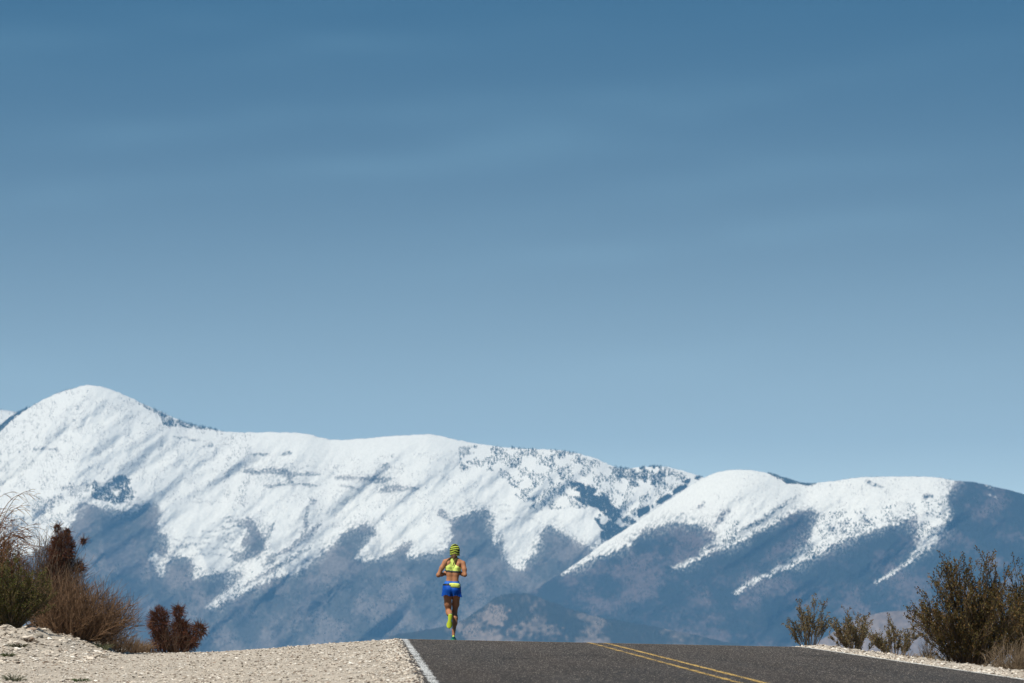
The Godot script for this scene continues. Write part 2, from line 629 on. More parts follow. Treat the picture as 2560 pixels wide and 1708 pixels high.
func build_mountains() -> void:
	# the long snowy range
	var main := massif([[-260, 1150], [-150, 1120], [-40, 1098], [10, 1060], [44, 1036], [80, 1015], [115, 995], [153, 980], [184, 971], [210, 964], [228, 963], [250, 967], [283, 977], [306, 987], [345, 1005], [402, 1030], [440, 1047], [468, 1060], [545, 1076], [588, 1082], [697, 1081], [763, 1085], [828, 1100], [893, 1098], [970, 1092], [1046, 1087], [1079, 1087], [1133, 1098], [1187, 1109], [1253, 1118], [1307, 1122], [1384, 1125], [1438, 1133], [1492, 1147], [1525, 1163], [1558, 1172], [1612, 1168], [1667, 1168], [1710, 1179], [1754, 1193], [1820, 1215], [1930, 1260]], 31500.0, 1.7, 1.0, 140.0, 480.0, 101, 5.0)
	var ms := Cover.new(-3500.0, 1500.0, 1520.0)
	ms.fill(traced(main, 0, 0, 1, [-260, 900, -260, 1460, 0, 1411, 80, 1385, 126, 1363, 156, 1332, 186, 1312, 191, 1288, 196, 1255, 229, 1262, 252, 1272, 298, 1275, 332, 1288, 361, 1262, 388, 1262, 405, 1282, 393, 1308, 395, 1332, 418, 1338, 423, 1381, 411, 1395, 378, 1378, 370, 1395, 388, 1418, 393, 1441, 405, 1444, 411, 1421, 428, 1391, 484, 1398, 489, 1441, 482, 1454, 517, 1439, 560, 1435, 593, 1430, 616, 1438, 575, 1470, 540, 1498, 518, 1517, 524, 1524, 575, 1502, 640, 1470, 700, 1444, 745, 1432, 772, 1418, 792, 1392, 825, 1368, 852, 1342, 878, 1322, 911, 1312, 935, 1319, 938, 1335, 911, 1368, 888, 1392, 892, 1402, 921, 1402, 941, 1402, 978, 1382, 1024, 1348, 1031, 1358, 1018, 1388, 1021, 1402, 1051, 1385, 1090, 1388, 1117, 1368, 1130, 1352, 1130, 1325, 1124, 1305, 1090, 1289, 1104, 1272, 1130, 1299, 1160, 1289, 1180, 1279, 1209, 1276, 1233, 1292, 1233, 1325, 1233, 1362, 1246, 1362, 1259, 1332, 1256, 1372, 1259, 1392, 1272, 1412, 1289, 1425, 1312, 1425, 1316, 1402, 1345, 1382, 1332, 1368, 1312, 1345, 1329, 1362, 1345, 1362, 1349, 1332, 1375, 1312, 1398, 1329, 1432, 1349, 1471, 1372, 1485, 1375, 1501, 1362, 1540, 1345, 1760, 1240, 2000, 1240, 2000, 900]), 255)
	var b := [560.0, 1060.0, 0.3316]
	for hole in [
		[120, 345, 160, 370, 270, 385, 300, 375, 390, 378, 480, 400, 490, 440, 420, 460, 280, 465, 340, 485, 430, 480, 500, 455, 560, 460, 640, 480, 730, 470, 640, 455, 550, 450, 500, 420, 520, 390, 600, 390, 740, 385, 700, 365, 600, 370, 490, 365, 470, 335, 380, 330, 330, 340, 200, 340],
		[830, 405, 830, 425, 900, 425, 1000, 430, 1090, 435, 1130, 450, 1210, 450, 1260, 415, 1180, 400, 1100, 395, 1060, 410, 910, 395],
		[1150, 510, 1200, 490, 1210, 465, 1300, 465, 1400, 480, 1480, 485, 1480, 500, 1380, 508, 1290, 518, 1200, 522],
		[780, 472, 900, 468, 1000, 490, 1040, 510, 1020, 520, 980, 495, 880, 480],
		[120, 720, 190, 710, 240, 760, 270, 820, 310, 850, 320, 900, 305, 960, 260, 1000, 200, 1010, 120, 1050, 20, 1000, 150, 990, 160, 940, 130, 900, 170, 850, 190, 780, 100, 770],
		[660, 550, 620, 660, 600, 720, 600, 800, 560, 870, 480, 930, 400, 980, 340, 1000, 280, 1080, 290, 1090, 370, 1060, 400, 1010, 500, 970, 590, 900, 628, 840, 632, 700, 655, 620, 695, 580],
		[405, 705, 345, 780, 325, 840, 318, 875, 352, 850, 380, 780], [735, 765, 690, 765, 645, 830, 635, 875, 662, 855, 705, 790],
		[1200, 310, 1225, 290, 1235, 315, 1195, 340, 1180, 350], [1320, 300, 1345, 300, 1350, 318, 1325, 320], [410, 230, 500, 210, 520, 235, 430, 245], [195, 228, 350, 222, 350, 236, 200, 240],
		[-1440, 185, -1330, 176, -1250, 193, -1255, 207, -1340, 192, -1440, 204], [-392, 98, -300, 100, -195, 124, -200, 134, -300, 112, -392, 108], [-130, 160, -90, 150, -80, 172, -125, 178],
		[370, 1090, 640, 930, 660, 935, 480, 1060, 300, 1160, 150, 1230, 140, 1220]]:
		ms.fill(traced(main, b[0], b[1], b[2], hole), 0)
	ms.soften(2)
	var mk := Cover.new(-3500.0, 1500.0, 1520.0)
	for zn in [[[1280, 1040, 1500, 1000, 1640, 880, 1880, 860, 1930, 950, 1900, 1190, 1500, 1200, 1290, 1160], 0.0, 1000.0],
			[[590, 760, 700, 600, 930, 560, 1040, 700, 1110, 800, 1000, 850, 800, 800], 0.0, 1000.0]]:
		mk.fill(traced(main, zn[1], zn[2], 0.3316, zn[0]), 220)
	for zn in [[400, 620, 650, 620, 1220, 850, 1150, 880, 850, 700, 500, 720], [0, 420, 400, 480, 640, 620, 300, 600, 0, 560]]:
		mk.fill(traced(main, 1100, 1080, 0.3316, zn), 170)
	for zn in [[300, 1160, 620, 880, 1010, 560, 1010, 700, 800, 900, 600, 1080, 100, 1320], [1500, 700, 1720, 760, 1720, 900, 1500, 950]]:
		mk.fill(traced(main, 560, 1060, 0.3316, zn), 150)
	mk.soften(5)
	var o := raise("mountain_range", main, 330, ms, mk, 201, Color(0.068, 0.070, 0.065), Color(0.165, 0.145, 0.133), 0.0)
	tag(o, "long snow-covered mountain range with bare blue-grey lower slopes", "mountain range", "", "structure")

	# a further summit that shows past the shoulder of the first peak
	var past := massif([[-420, 1120], [-200, 1040], [-60, 1022], [10, 1026], [60, 1040], [160, 1100], [300, 1200]], 34500.0, 1.7, 0.4, 150.0, 600.0, 121, 2.0)
	var ps := Cover.new(-4300.0, -2000.0, 1600.0)
	ps.fill(PackedVector2Array([Vector2(-4300, 700), Vector2(-2000, 700), Vector2(-2000, 1600), Vector2(-4300, 1600)]), 255)
	ps.soften(2)
	o = raise("mountain_range", past, 70, ps, null, 241, Color(0.045, 0.047, 0.042), Color(0.13, 0.108, 0.098), 0.0)
	tag(o, "distant white summit just showing behind the tallest peak", "mountain range", "", "structure")

	# the nearer range with long bare spurs
	var near := massif([[1180, 1600], [1260, 1530], [1352, 1467], [1408, 1431], [1448, 1403], [1501, 1362], [1597, 1303], [1680, 1247], [1742, 1206], [1786, 1184], [1830, 1176], [1874, 1176], [1918, 1183], [1961, 1197], [2015, 1211], [2048, 1207], [2092, 1203], [2135, 1196], [2179, 1193], [2288, 1192], [2342, 1194], [2386, 1202], [2440, 1207], [2495, 1220], [2560, 1237], [2680, 1270], [2800, 1300]], 28600.0, 1.75, 1.4, 120.0, 460.0, 141, 3.0)
	var ns := Cover.new(-400.0, 3200.0, 1100.0)
	ns.fill(traced(near, 0, 0, 1, [1400, 1100, 1404, 1434, 1410, 1436, 1451, 1412, 1491, 1395, 1534, 1382, 1577, 1359, 1597, 1342, 1604, 1319, 1640, 1321, 1663, 1310, 1704, 1309, 1743, 1314, 1778, 1328, 1791, 1330, 1793, 1351, 1750, 1374, 1741, 1390, 1697, 1409, 1674, 1420, 1713, 1422, 1732, 1404, 1778, 1383, 1812, 1372, 1847, 1358, 1883, 1337, 1915, 1319, 1938, 1310, 1970, 1291, 1975, 1287, 1998, 1278, 2035, 1273, 2039, 1287, 2053, 1280, 2039, 1305, 2030, 1330, 2016, 1358, 1984, 1395, 1957, 1413, 1881, 1445, 1830, 1482, 1845, 1484, 1915, 1443, 1973, 1420, 2026, 1397, 2040, 1388, 2079, 1364, 2118, 1351, 2171, 1336, 2179, 1328, 2223, 1315, 2262, 1302, 2291, 1289, 2296, 1312, 2294, 1333, 2301, 1349, 2286, 1380, 2262, 1407, 2223, 1430, 2184, 1455, 2190, 1459, 2233, 1437, 2262, 1416, 2301, 1393, 2328, 1364, 2341, 1362, 2348, 1341, 2367, 1323, 2369, 1281, 2369, 1249, 2375, 1226, 2382, 1207, 2406, 1200, 2410, 1100]), 255)
	for hole in [[680, 640, 720, 610, 790, 585, 825, 600, 780, 650, 720, 700, 670, 770, 640, 790, 622, 740, 655, 690], [1640, 360, 1350, 550, 1220, 630, 1000, 765, 860, 860, 900, 860, 1230, 665, 1400, 550], [560, 1000, 640, 950, 700, 960, 560, 1040], [430, 570, 520, 510, 550, 515, 440, 590], [200, 670, 330, 620, 340, 630, 210, 685]]:
		ns.fill(traced(near, 1640, 1140, 0.2295, hole), 0)
	for hole in [[430, 180, 640, 255, 645, 280, 540, 255], [1000, 385, 1060, 335, 1115, 335, 1110, 375, 1040, 395], [440, 590, 540, 585, 530, 610, 450, 615], [975, 310, 1010, 300, 1010, 320, 980, 325], [670, 290, 720, 295, 700, 310, 670, 305], [100, 640, 180, 620, 180, 660, 120, 680], [770, 350, 810, 355, 790, 370, 770, 365]]:
		ns.fill(traced(near, 2040, 1150, 0.2614, hole), 0)
	for bit in [[1630, 240, 1700, 275, 1690, 285, 1620, 250], [1630, 330, 1690, 320, 1680, 345, 1640, 345], [1715, 345, 1740, 350, 1735, 380, 1715, 375]]:
		ns.fill(traced(near, 2040, 1150, 0.2614, bit), 255)
	ns.soften(2)
	var nk := Cover.new(-400.0, 3200.0, 1100.0)
	for zn in [[0, 480, 120, 600, 300, 560, 540, 590, 500, 680, 0, 880, -130, 920, -60, 600], [980, 520, 1270, 300, 1260, 650, 1100, 830, 980, 760]]:
		nk.fill(traced(near, 2040, 1150, 0.2614, zn), 150)
	nk.fill(traced(near, 1640, 1140, 0.2295, [200, 1180, 500, 1020, 600, 1060, 320, 1240]), 160)
	nk.fill(traced(near, 1640, 1140, 0.2295, [800, 1500, 1300, 1200, 1500, 1190, 1000, 1420]), 110)
	nk.soften(5)
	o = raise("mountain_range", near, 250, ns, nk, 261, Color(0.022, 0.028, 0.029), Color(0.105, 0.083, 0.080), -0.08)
	tag(o, "nearer snow-topped ridge with dark bare spurs above the roadside bushes", "mountain range", "", "structure")

	# foothills
	var hill := massif([[900, 1625], [980, 1590], [1100, 1570], [1160, 1551], [1186, 1534], [1216, 1511], [1239, 1494], [1266, 1486], [1299, 1483], [1332, 1488], [1365, 1501], [1418, 1521], [1498, 1544], [1600, 1561], [1700, 1580], [1850, 1610]], 23500.0, 2.2, 0.0, 70.0, 260.0, 161, 4.0)
	var bare := Cover.new(-900.0, 1200.0, 300.0)
	bare.fill(traced(hill, 1100, 1080, 0.3316, [350, 1340, 420, 1300, 480, 1310, 500, 1380, 490, 1450, 420, 1470, 350, 1440, 300, 1400]), 255)
	bare.fill(traced(hill, 1100, 1080, 0.3316, [560, 1420, 700, 1380, 900, 1460, 980, 1560, 500, 1560]), 130)
	bare.soften(5)
	o = raise("hill", hill, 90, null, bare, 281, Color(0.028, 0.032, 0.028), Color(0.20, 0.16, 0.135), -0.22)
	tag(o, "low dark rounded foothill with a pale bare patch behind the runner", "hill", "", "structure")
	var tan := massif([[2000, 1630], [2072, 1588], [2122, 1556], [2178, 1538], [2207, 1531], [2239, 1528], [2291, 1529], [2380, 1532], [2480, 1528], [2600, 1540], [2760, 1560]], 20500.0, 3.2, 0.0, 40.0, 500.0, 171, 1.0)
	o = raise("hill", tan, 50, null, null, 291, Color(0.15, 0.115, 0.10), Color(0.21, 0.165, 0.145), 0.2)
	tag(o, "smooth bare tan hill behind the roadside bushes", "hill", "", "structure")

	# conifers on the snow, one mass of trees on each range
	var places := []
	var colors := PackedColorArray()
	var s := 0.3316
	wood(main, [
		[traced(main, 1100, 1080, s, [980, 380, 1100, 400, 1240, 480, 1290, 560, 1440, 650, 1490, 690, 1400, 760, 1260, 820, 1215, 840, 1200, 720, 1150, 640, 1090, 560, 1010, 500]), 3400, -0.12, 13.0, 11.0],
		[traced(main, 1100, 1080, s, [1990, 330, 1500, 650, 1490, 600, 1600, 550, 1750, 460, 1860, 370]), 1700, -0.2, 13.0, 11.0],
		[traced(main, 1100, 1080, s, [140, 120, 340, 100, 1000, 150, 1300, 270, 1500, 280, 1580, 250, 1700, 270, 1960, 370, 1500, 640, 1000, 580, 700, 600, 560, 480, 430, 300, 150, 290]), 3600, -0.03, 12.0, 9.0],
		[traced(main, 1100, 1080, s, [1240, 260, 1300, 262, 1500, 275, 1580, 240, 1700, 255, 1700, 400, 1400, 420]), 600, -0.1, 14.0, 10.0],
		[traced(main, 0, 1000, s, [700, 620, 890, 560, 970, 600, 1020, 760, 860, 790, 690, 740]), 1000, -0.15, 13.0, 9.0],
		[traced(main, 0, 1000, s, [-60, 230, 0, 180, 100, 80, 200, 40, 200, 70, 60, 180, 0, 240]), 420, -0.4, 16.0, 10.0],
		[traced(main, 0, 1000, s, [1000, 10, 1230, 110, 1400, 180, 1640, 215, 1640, 240, 1400, 215, 1230, 195, 1200, 120]), 380, -0.35, 15.0, 9.0],
		[traced(main, 0, 1000, s, [-200, 250, 500, -100, 1000, 0, 1640, 230, 1930, 260, 1930, 800, 1300, 800, 900, 560, 600, 760, 0, 1000, -300, 1000]), 5200, -0.1, 12.0, 3.6, true],
		[traced(main, 0, 1000, s, [0, 900, 300, 740, 620, 600, 700, 620, 560, 880, 240, 1100, 0, 1200]), 1700, -0.15, 13.0, 4.5, true],
		[traced(main, 560, 1060, s, [0, 300, 1930, 200, 1930, 600, 1400, 800, 0, 800]), 1700, 0.0, 11.0, 4.0, true],
		[traced(main, 0, 0, 1, [100, 1400, 500, 1420, 900, 1440, 1300, 1460, 1450, 1600, 100, 1620]), 5000, 0.0, 8.0, 9.0]], 301, places, colors)
	wood(past, [[PackedVector2Array([Vector2(-3600, 1250), Vector2(-2800, 1250), Vector2(-2800, 1480), Vector2(-3600, 1480)]), 300, 0.0, 14.0, 7.0]], 302, places, colors)
	wood(near, [
		[traced(near, 1640, 1140, 0.2295, [1200, 170, 1320, 190, 1460, 260, 1760, 310, 1700, 335, 1420, 300, 1300, 240]), 500, -0.3, 9.0, 9.0],
		[traced(near, 0, 0, 1, [1500, 1370, 1900, 1180, 2400, 1190, 2300, 1300, 1800, 1340]), 900, 0.0, 9.0, 4.0, true],
		[traced(near, 0, 0, 1, [1620, 1330, 2000, 1290, 2560, 1230, 2600, 1560, 1500, 1600, 1400, 1500]), 9000, -0.05, 9.0, 10.0]], 303, places, colors)
	wood(hill, [[traced(hill, 0, 0, 1, [1050, 1590, 1230, 1490, 1300, 1478, 1380, 1500, 1600, 1560, 1700, 1600]), 1500, -0.02, 7.0, 8.0]], 304, places, colors)
	scatter("conifer_forest", conifer(), places, colors, "dark conifers dotting the snow and clothing the lower mountain slopes", "forest")

# ------------------------------------------------------------------ gravel
func pebble(sd: int) -> ArrayMesh:
	var rng := RandomNumberGenerator.new()
	rng.seed = sd
	var p := PackedVector3Array()
	p.append(Vector3(0, 0.75, 0))
	for k in 5:
		var a := TAU * k / 5.0 + rng.randf_range(-0.3, 0.3)
		p.append(Vector3(cos(a) * rng.randf_range(0.7, 1.1), rng.randf_range(0.05, 0.35), sin(a) * rng.randf_range(0.7, 1.1)))
	p.append(Vector3(0, -0.5, 0))
	p[0] += Vector3(rng.randf_range(-0.3, 0.3), 0, rng.randf_range(-0.3, 0.3))
	var st := SurfaceTool.new()
	st.begin(Mesh.PRIMITIVE_TRIANGLES)
	st.set_smooth_group(-1)
	for k in 5:
		var a := 1 + k
		var b := 1 + (k + 1) % 5
		for q in [0, a, b, 6, b, a]:
			st.add_vertex(p[q])
	st.generate_normals()
	var m := st.commit()
	m.surface_set_material(0, matte(Color(1, 1, 1), 1.0, true))
	return m

func stone_color(rng: RandomNumberGenerator) -> Color:
	var k := rng.randf()
	var t := rng.randf_range(0.75, 1.15)
	if k < 0.58:
		return Color(0.52 * t, 0.465 * t, 0.405 * t)
	if k < 0.76:
		return Color(0.64 * t, 0.61 * t, 0.57 * t)
	if k < 0.89:
		return Color(0.27 * t, 0.21 * t, 0.17 * t)
	return Color(0.09 * t, 0.075 * t, 0.06 * t)

func build_gravel() -> void:
	var rng := RandomNumberGenerator.new()
	rng.seed = 77
	var shapes := [pebble(1), pebble(2)]
	var places := [[], []]
	var colors := [PackedColorArray(), PackedColorArray()]
	var thick := noise(78, 0.7, 3)
	for k in 105000:                              # left shoulder and bank, then the ridge of gravel along the other edge
		var z := rng.randf_range(54.0, 102.0)
		var left := k < 84000
		var x := 0.0
		if left:
			x = rng.randf_range(-0.095 * z, middle(z) - 3.46) if rng.randf() < 0.955 else middle(z) - 3.46 - 0.16 * rng.randfn()
		else:
			x = middle(z) + 3.4 + 2.4 * pow(rng.randf(), 1.5)
		if thick.get_noise_2d(x, z * 0.6) < rng.randf_range(-0.9, 0.3):
			continue
		var big := pow(rng.randf(), 5.0)
		var s := 0.005 + 0.017 * big + (0.012 * rng.randf() if not left else 0.003 * rng.randf())
		if left and x < -6.4 and z > 86.0:
			s *= 1.4 + 2.2 * pow(rng.randf(), 6.0)
		var b := Basis.from_euler(Vector3(rng.randf_range(-0.4, 0.4), rng.randf() * TAU, rng.randf_range(-0.4, 0.4))).scaled(Vector3(s * rng.randf_range(0.8, 1.5), s * rng.randf_range(0.6, 1.0), s))
		var v := 0 if left else 1
		places[v].append(Transform3D(b, Vector3(x, ground_y(x, z) + s * 0.1, -z)))
		colors[v].append(stone_color(rng))
	scatter("gravel", shapes[0], places[0], colors[0], "fine beige and grey gravel on the wide shoulder below the shrubby bank", "gravel")
	scatter("gravel", shapes[1], places[1], colors[1], "narrow strip of white gravel between the asphalt and the olive bushes", "gravel")
	var rp := []
	var rc := PackedColorArray()
	for k in 70000:                              # the chips of the asphalt that stand proud of the tar
		var z := lerpf(55.0, 101.0, pow(rng.randf(), 0.9))
		var u := rng.randf_range(-3.45, 3.4)
		var s := rng.randf_range(0.004, 0.008)
		var b := Basis(Vector3.UP, rng.randf() * TAU).scaled(Vector3(s * 1.3, s * 0.55, s))
		rp.append(Transform3D(b, Vector3(middle(z) + u, road_y(u, z), -z)))
		var t := rng.randf_range(0.3, 1.0)
		t *= t
		rc.append(Color(0.02 + 0.26 * t, 0.018 + 0.235 * t, 0.017 + 0.22 * t))
	scatter("asphalt_chips", shapes[0], rp, rc, "grey and brown stone chips set in the asphalt road surface", "gravel")

	# rocks large enough to tell apart
	for r in [[94, 1592, 0.075, "small grey rock on the bank under the green bush"], [268, 1614, 0.17, "pale boulder at the foot of the bank beside a weed"], [120, 1597, 0.055, "cream stone half buried in the bank below the dry shrubs"]]:
		var o := MeshInstance3D.new()
		o.name = "rock"
		o.mesh = boulder(int(r[0]), r[2])
		add_child(o, true)
		o.position = spot(r[0], r[1])
		tag(o, r[3], "rock")

func boulder(sd: int, size: float) -> ArrayMesh:
	var n := noise(sd, 0.9, 4)
	var g := Geo.new()
	var w := 21
	var h := 12
	for r in h:
		var th := PI * r / (h - 1)
		for q in w:
			var ph := TAU * (q % (w - 1)) / (w - 1)
			var d := Vector3(sin(th) * cos(ph), cos(th), sin(th) * sin(ph))
			var k := size * (1.0 + 0.45 * n.get_noise_3dv(d * 1.6))
			g.v.append(Vector3(d.x * k * 1.3, d.y * k * 0.7, d.z * k))
	g.i = grid_index(w, h)
	for p in g.v:
		g.n.append((p / Vector3(1.69, 0.49, 1.0)).normalized())
	var mat := matte(Color(0.40, 0.36, 0.31), 1.0)
	mat.albedo_texture = speckle(sd + 3, 0.05, 0.6, 1.0)
	mat.uv1_triplanar = true
	mat.uv1_scale = Vector3(4, 4, 4)
	return mesh_of(g, mat)

# ------------------------------------------------------------------ the runner
class Field:                                     # a blend of tapered capsules, meshed as surface nets
	var lo := Vector3()
	var cell := 0.01
	var nx := 0
	var ny := 0
	var nz := 0
	var sharp := 90.0
	var sum := PackedFloat32Array()
	func _init(a: Vector3, b: Vector3, size: float, k := 90.0) -> void:
		lo = a
		cell = size
		sharp = k
		nx = int((b.x - a.x) / size) + 2
		ny = int((b.y - a.y) / size) + 2
		nz = int((b.z - a.z) / size) + 2
		sum.resize(nx * ny * nz)
	func bone(a: Vector3, ra: float, b: Vector3, rb: float) -> void:
		var pad := maxf(ra, rb) + 5.0 / sharp
		var p0 := a.min(b) - Vector3(pad, pad, pad) - lo
		var p1 := a.max(b) + Vector3(pad, pad, pad) - lo
		var ab := b - a
		var ll := maxf(ab.length_squared(), 1e-9)
		for z in range(clampi(int(p0.z / cell), 0, nz), clampi(int(p1.z / cell) + 1, 0, nz)):
			for y in range(clampi(int(p0.y / cell), 0, ny), clampi(int(p1.y / cell) + 1, 0, ny)):
				var row := (z * ny + y) * nx
				for x in range(clampi(int(p0.x / cell), 0, nx), clampi(int(p1.x / cell) + 1, 0, nx)):
					var p := lo + Vector3(x, y, z) * cell - a
					var t := clampf(p.dot(ab) / ll, 0.0, 1.0)
					sum[row + x] += exp(-sharp * ((p - ab * t).length() - lerpf(ra, rb, t)))
	func chain(pts: Array, grow := 0.0) -> void:  # [x, y, z, r] one after another
		for k in pts.size() - 1:
			var s = pts[k]
			var e = pts[k + 1]
			bone(Vector3(s[0], s[1], s[2]), s[3] + grow, Vector3(e[0], e[1], e[2]), e[3] + grow)
	func cut(p: Vector3, cloth: String) -> bool:   # where each piece of clothing covers the body
		if cloth == "legs":
			return p.y > 0.772 - 0.06 * (p.x + 0.17) + 0.012 * sin(p.x * 38.0) and p.y < 0.982
		if cloth == "waist":
			return p.y >= 0.978 and p.y < 1.016 - 0.05 * p.x
		if cloth == "girdle":
			return p.y >= 0.948 and p.y < 0.972
		var hem := 1.178 - 0.09 * p.x
		if cloth == "band":
			return p.y >= hem - 0.004 and p.y <= hem + 0.02
		if p.y < hem + 0.014 or p.y > 1.425:
			return false
		if p.z > -0.03:                          # racer back
			var half := 0.3
			var ys := [1.2, 1.245, 1.265, 1.285, 1.305, 1.335, 1.365, 1.40, 1.44]
			var ws := [0.3, 0.3, 0.125, 0.085, 0.055, 0.036, 0.042, 0.062, 0.07]
			for k in 8:
				if p.y >= ys[k] and p.y <= ys[k + 1]:
					half = lerpf(ws[k], ws[k + 1], (p.y - ys[k]) / (ys[k + 1] - ys[k]))
			return absf(p.x - lerpf(-0.025, 0.0, (p.y - 1.3) / 0.1)) < half
		if p.y > 1.29:
			return absf(absf(p.x) - 0.065) < 0.022
		return true
	func add_to(g: Geo, keep := "") -> void:
		for k in sum.size():
			sum[k] = -log(maxf(sum[k], 1e-12)) / sharp
		var at := PackedInt32Array()
		at.resize(sum.size())
		at.fill(-1)
		var off := [0, 1, nx, nx + 1, nx * ny, nx * ny + 1, nx * ny + nx, nx * ny + nx + 1]
		for z in nz - 1:
			for y in ny - 1:
				for x in nx - 1:
					var c := (z * ny + y) * nx + x
					var inside := 0
					if sum[c] > 0.03:
						continue
					for k in 8:
						if sum[c + off[k]] < 0.0:
							inside += 1
					if inside == 0 or inside == 8:
						continue
					var p := Vector3()
					var n := 0
					for k in 8:
						for ax in 3:
							var bit := 1 << ax
							if k & bit:
								continue
							var d0: float = sum[c + off[k]]
							var d1: float = sum[c + off[k | bit]]
							if (d0 < 0.0) != (d1 < 0.0):
								var q := Vector3(k & 1, (k >> 1) & 1, (k >> 2) & 1)
								q[ax] = d0 / (d0 - d1)
								p += q
								n += 1
					p = lo + (Vector3(x, y, z) + p / n) * cell
					at[c] = g.v.size()
					g.v.append(p)
					g.n.append(Vector3(sum[c + 1] - sum[c] + sum[c + off[7]] - sum[c + off[6]], sum[c + nx] - sum[c] + sum[c + off[7]] - sum[c + off[5]], sum[c + nx * ny] - sum[c] + sum[c + off[7]] - sum[c + off[3]]).normalized())
		var st := [1, nx, nx * ny]
		for z in range(1, nz - 1):
			for y in range(1, ny - 1):
				for x in range(1, nx - 1):
					var c := (z * ny + y) * nx + x
					if absf(sum[c]) > 0.03:
						continue
					for ax in 3:
						if (sum[c] < 0.0) == (sum[c + st[ax]] < 0.0):
							continue
						var s1: int = st[(ax + 1) % 3]
						var s2: int = st[(ax + 2) % 3]
						var a := at[c]
						var b := at[c - s1]
						var d := at[c - s1 - s2]
						var e := at[c - s2]
						if a < 0 or b < 0 or d < 0 or e < 0:
							continue
						if keep != "" and not cut((g.v[a] + g.v[d]) * 0.5, keep):
							continue
						g.i.append_array(PackedInt32Array([a, b, d, a, d, e]))

const TORSO_L := [[-0.078, 0.925, 0.0, 0.084], [-0.064, 1.05, -0.005, 0.05], [-0.064, 1.14, -0.012, 0.058], [-0.072, 1.25, -0.02, 0.064], [-0.085, 1.335, -0.02, 0.05]]
const TORSO_R := [[0.020, 0.920, 0.0, 0.084], [0.028, 1.045, -0.005, 0.05], [0.036, 1.135, -0.012, 0.058], [0.055, 1.24, -0.02, 0.064], [0.085, 1.315, -0.02, 0.05]]
const SPINE := [[-0.03, 0.95, -0.012, 0.072], [-0.018, 1.06, -0.028, 0.05], [-0.01, 1.2, -0.055, 0.070], [0.0, 1.32, -0.05, 0.065], [0.008, 1.38, -0.035, 0.05]]
const THIGH_L := [[-0.098, 0.90, 0.012, 0.082], [-0.104, 0.78, -0.005, 0.07], [-0.096, 0.62, -0.05, 0.06], [-0.085, 0.485, -0.085, 0.046]]
const THIGH_R := [[0.030, 0.89, 0.0, 0.080], [0.042, 0.77, -0.055, 0.070], [0.036, 0.62, -0.12, 0.058], [0.016, 0.49, -0.165, 0.045]]

func tube(g: Geo, pts: Array, r0: float, r1: float, c: Color, sides := 3) -> void:
	var n := pts.size()
	var b := g.v.size()
	var last := Vector3(0.31, 0.2, 0.93)
	for k in n:
		var d: Vector3 = (pts[mini(k + 1, n - 1)] - pts[maxi(k - 1, 0)]).normalized()
		var s := d.cross(last).normalized()
		if s.length_squared() < 0.5:
			s = d.cross(Vector3(1, 0.1, 0)).normalized()
		var t := d.cross(s)
		var r := lerpf(r0, r1, float(k) / (n - 1))
		for q in sides:
			var a := TAU * q / sides
			var o := s * cos(a) + t * sin(a)
			g.v.append(pts[k] + o * r)
			g.n.append(o)
			g.c.append(c)
			if k > 0:
				var q2 := (q + 1) % sides
				var p := b + (k - 1) * sides
				g.i.append_array(PackedInt32Array([p + q, p + q2, p + sides + q, p + q2, p + sides + q2, p + sides + q]))

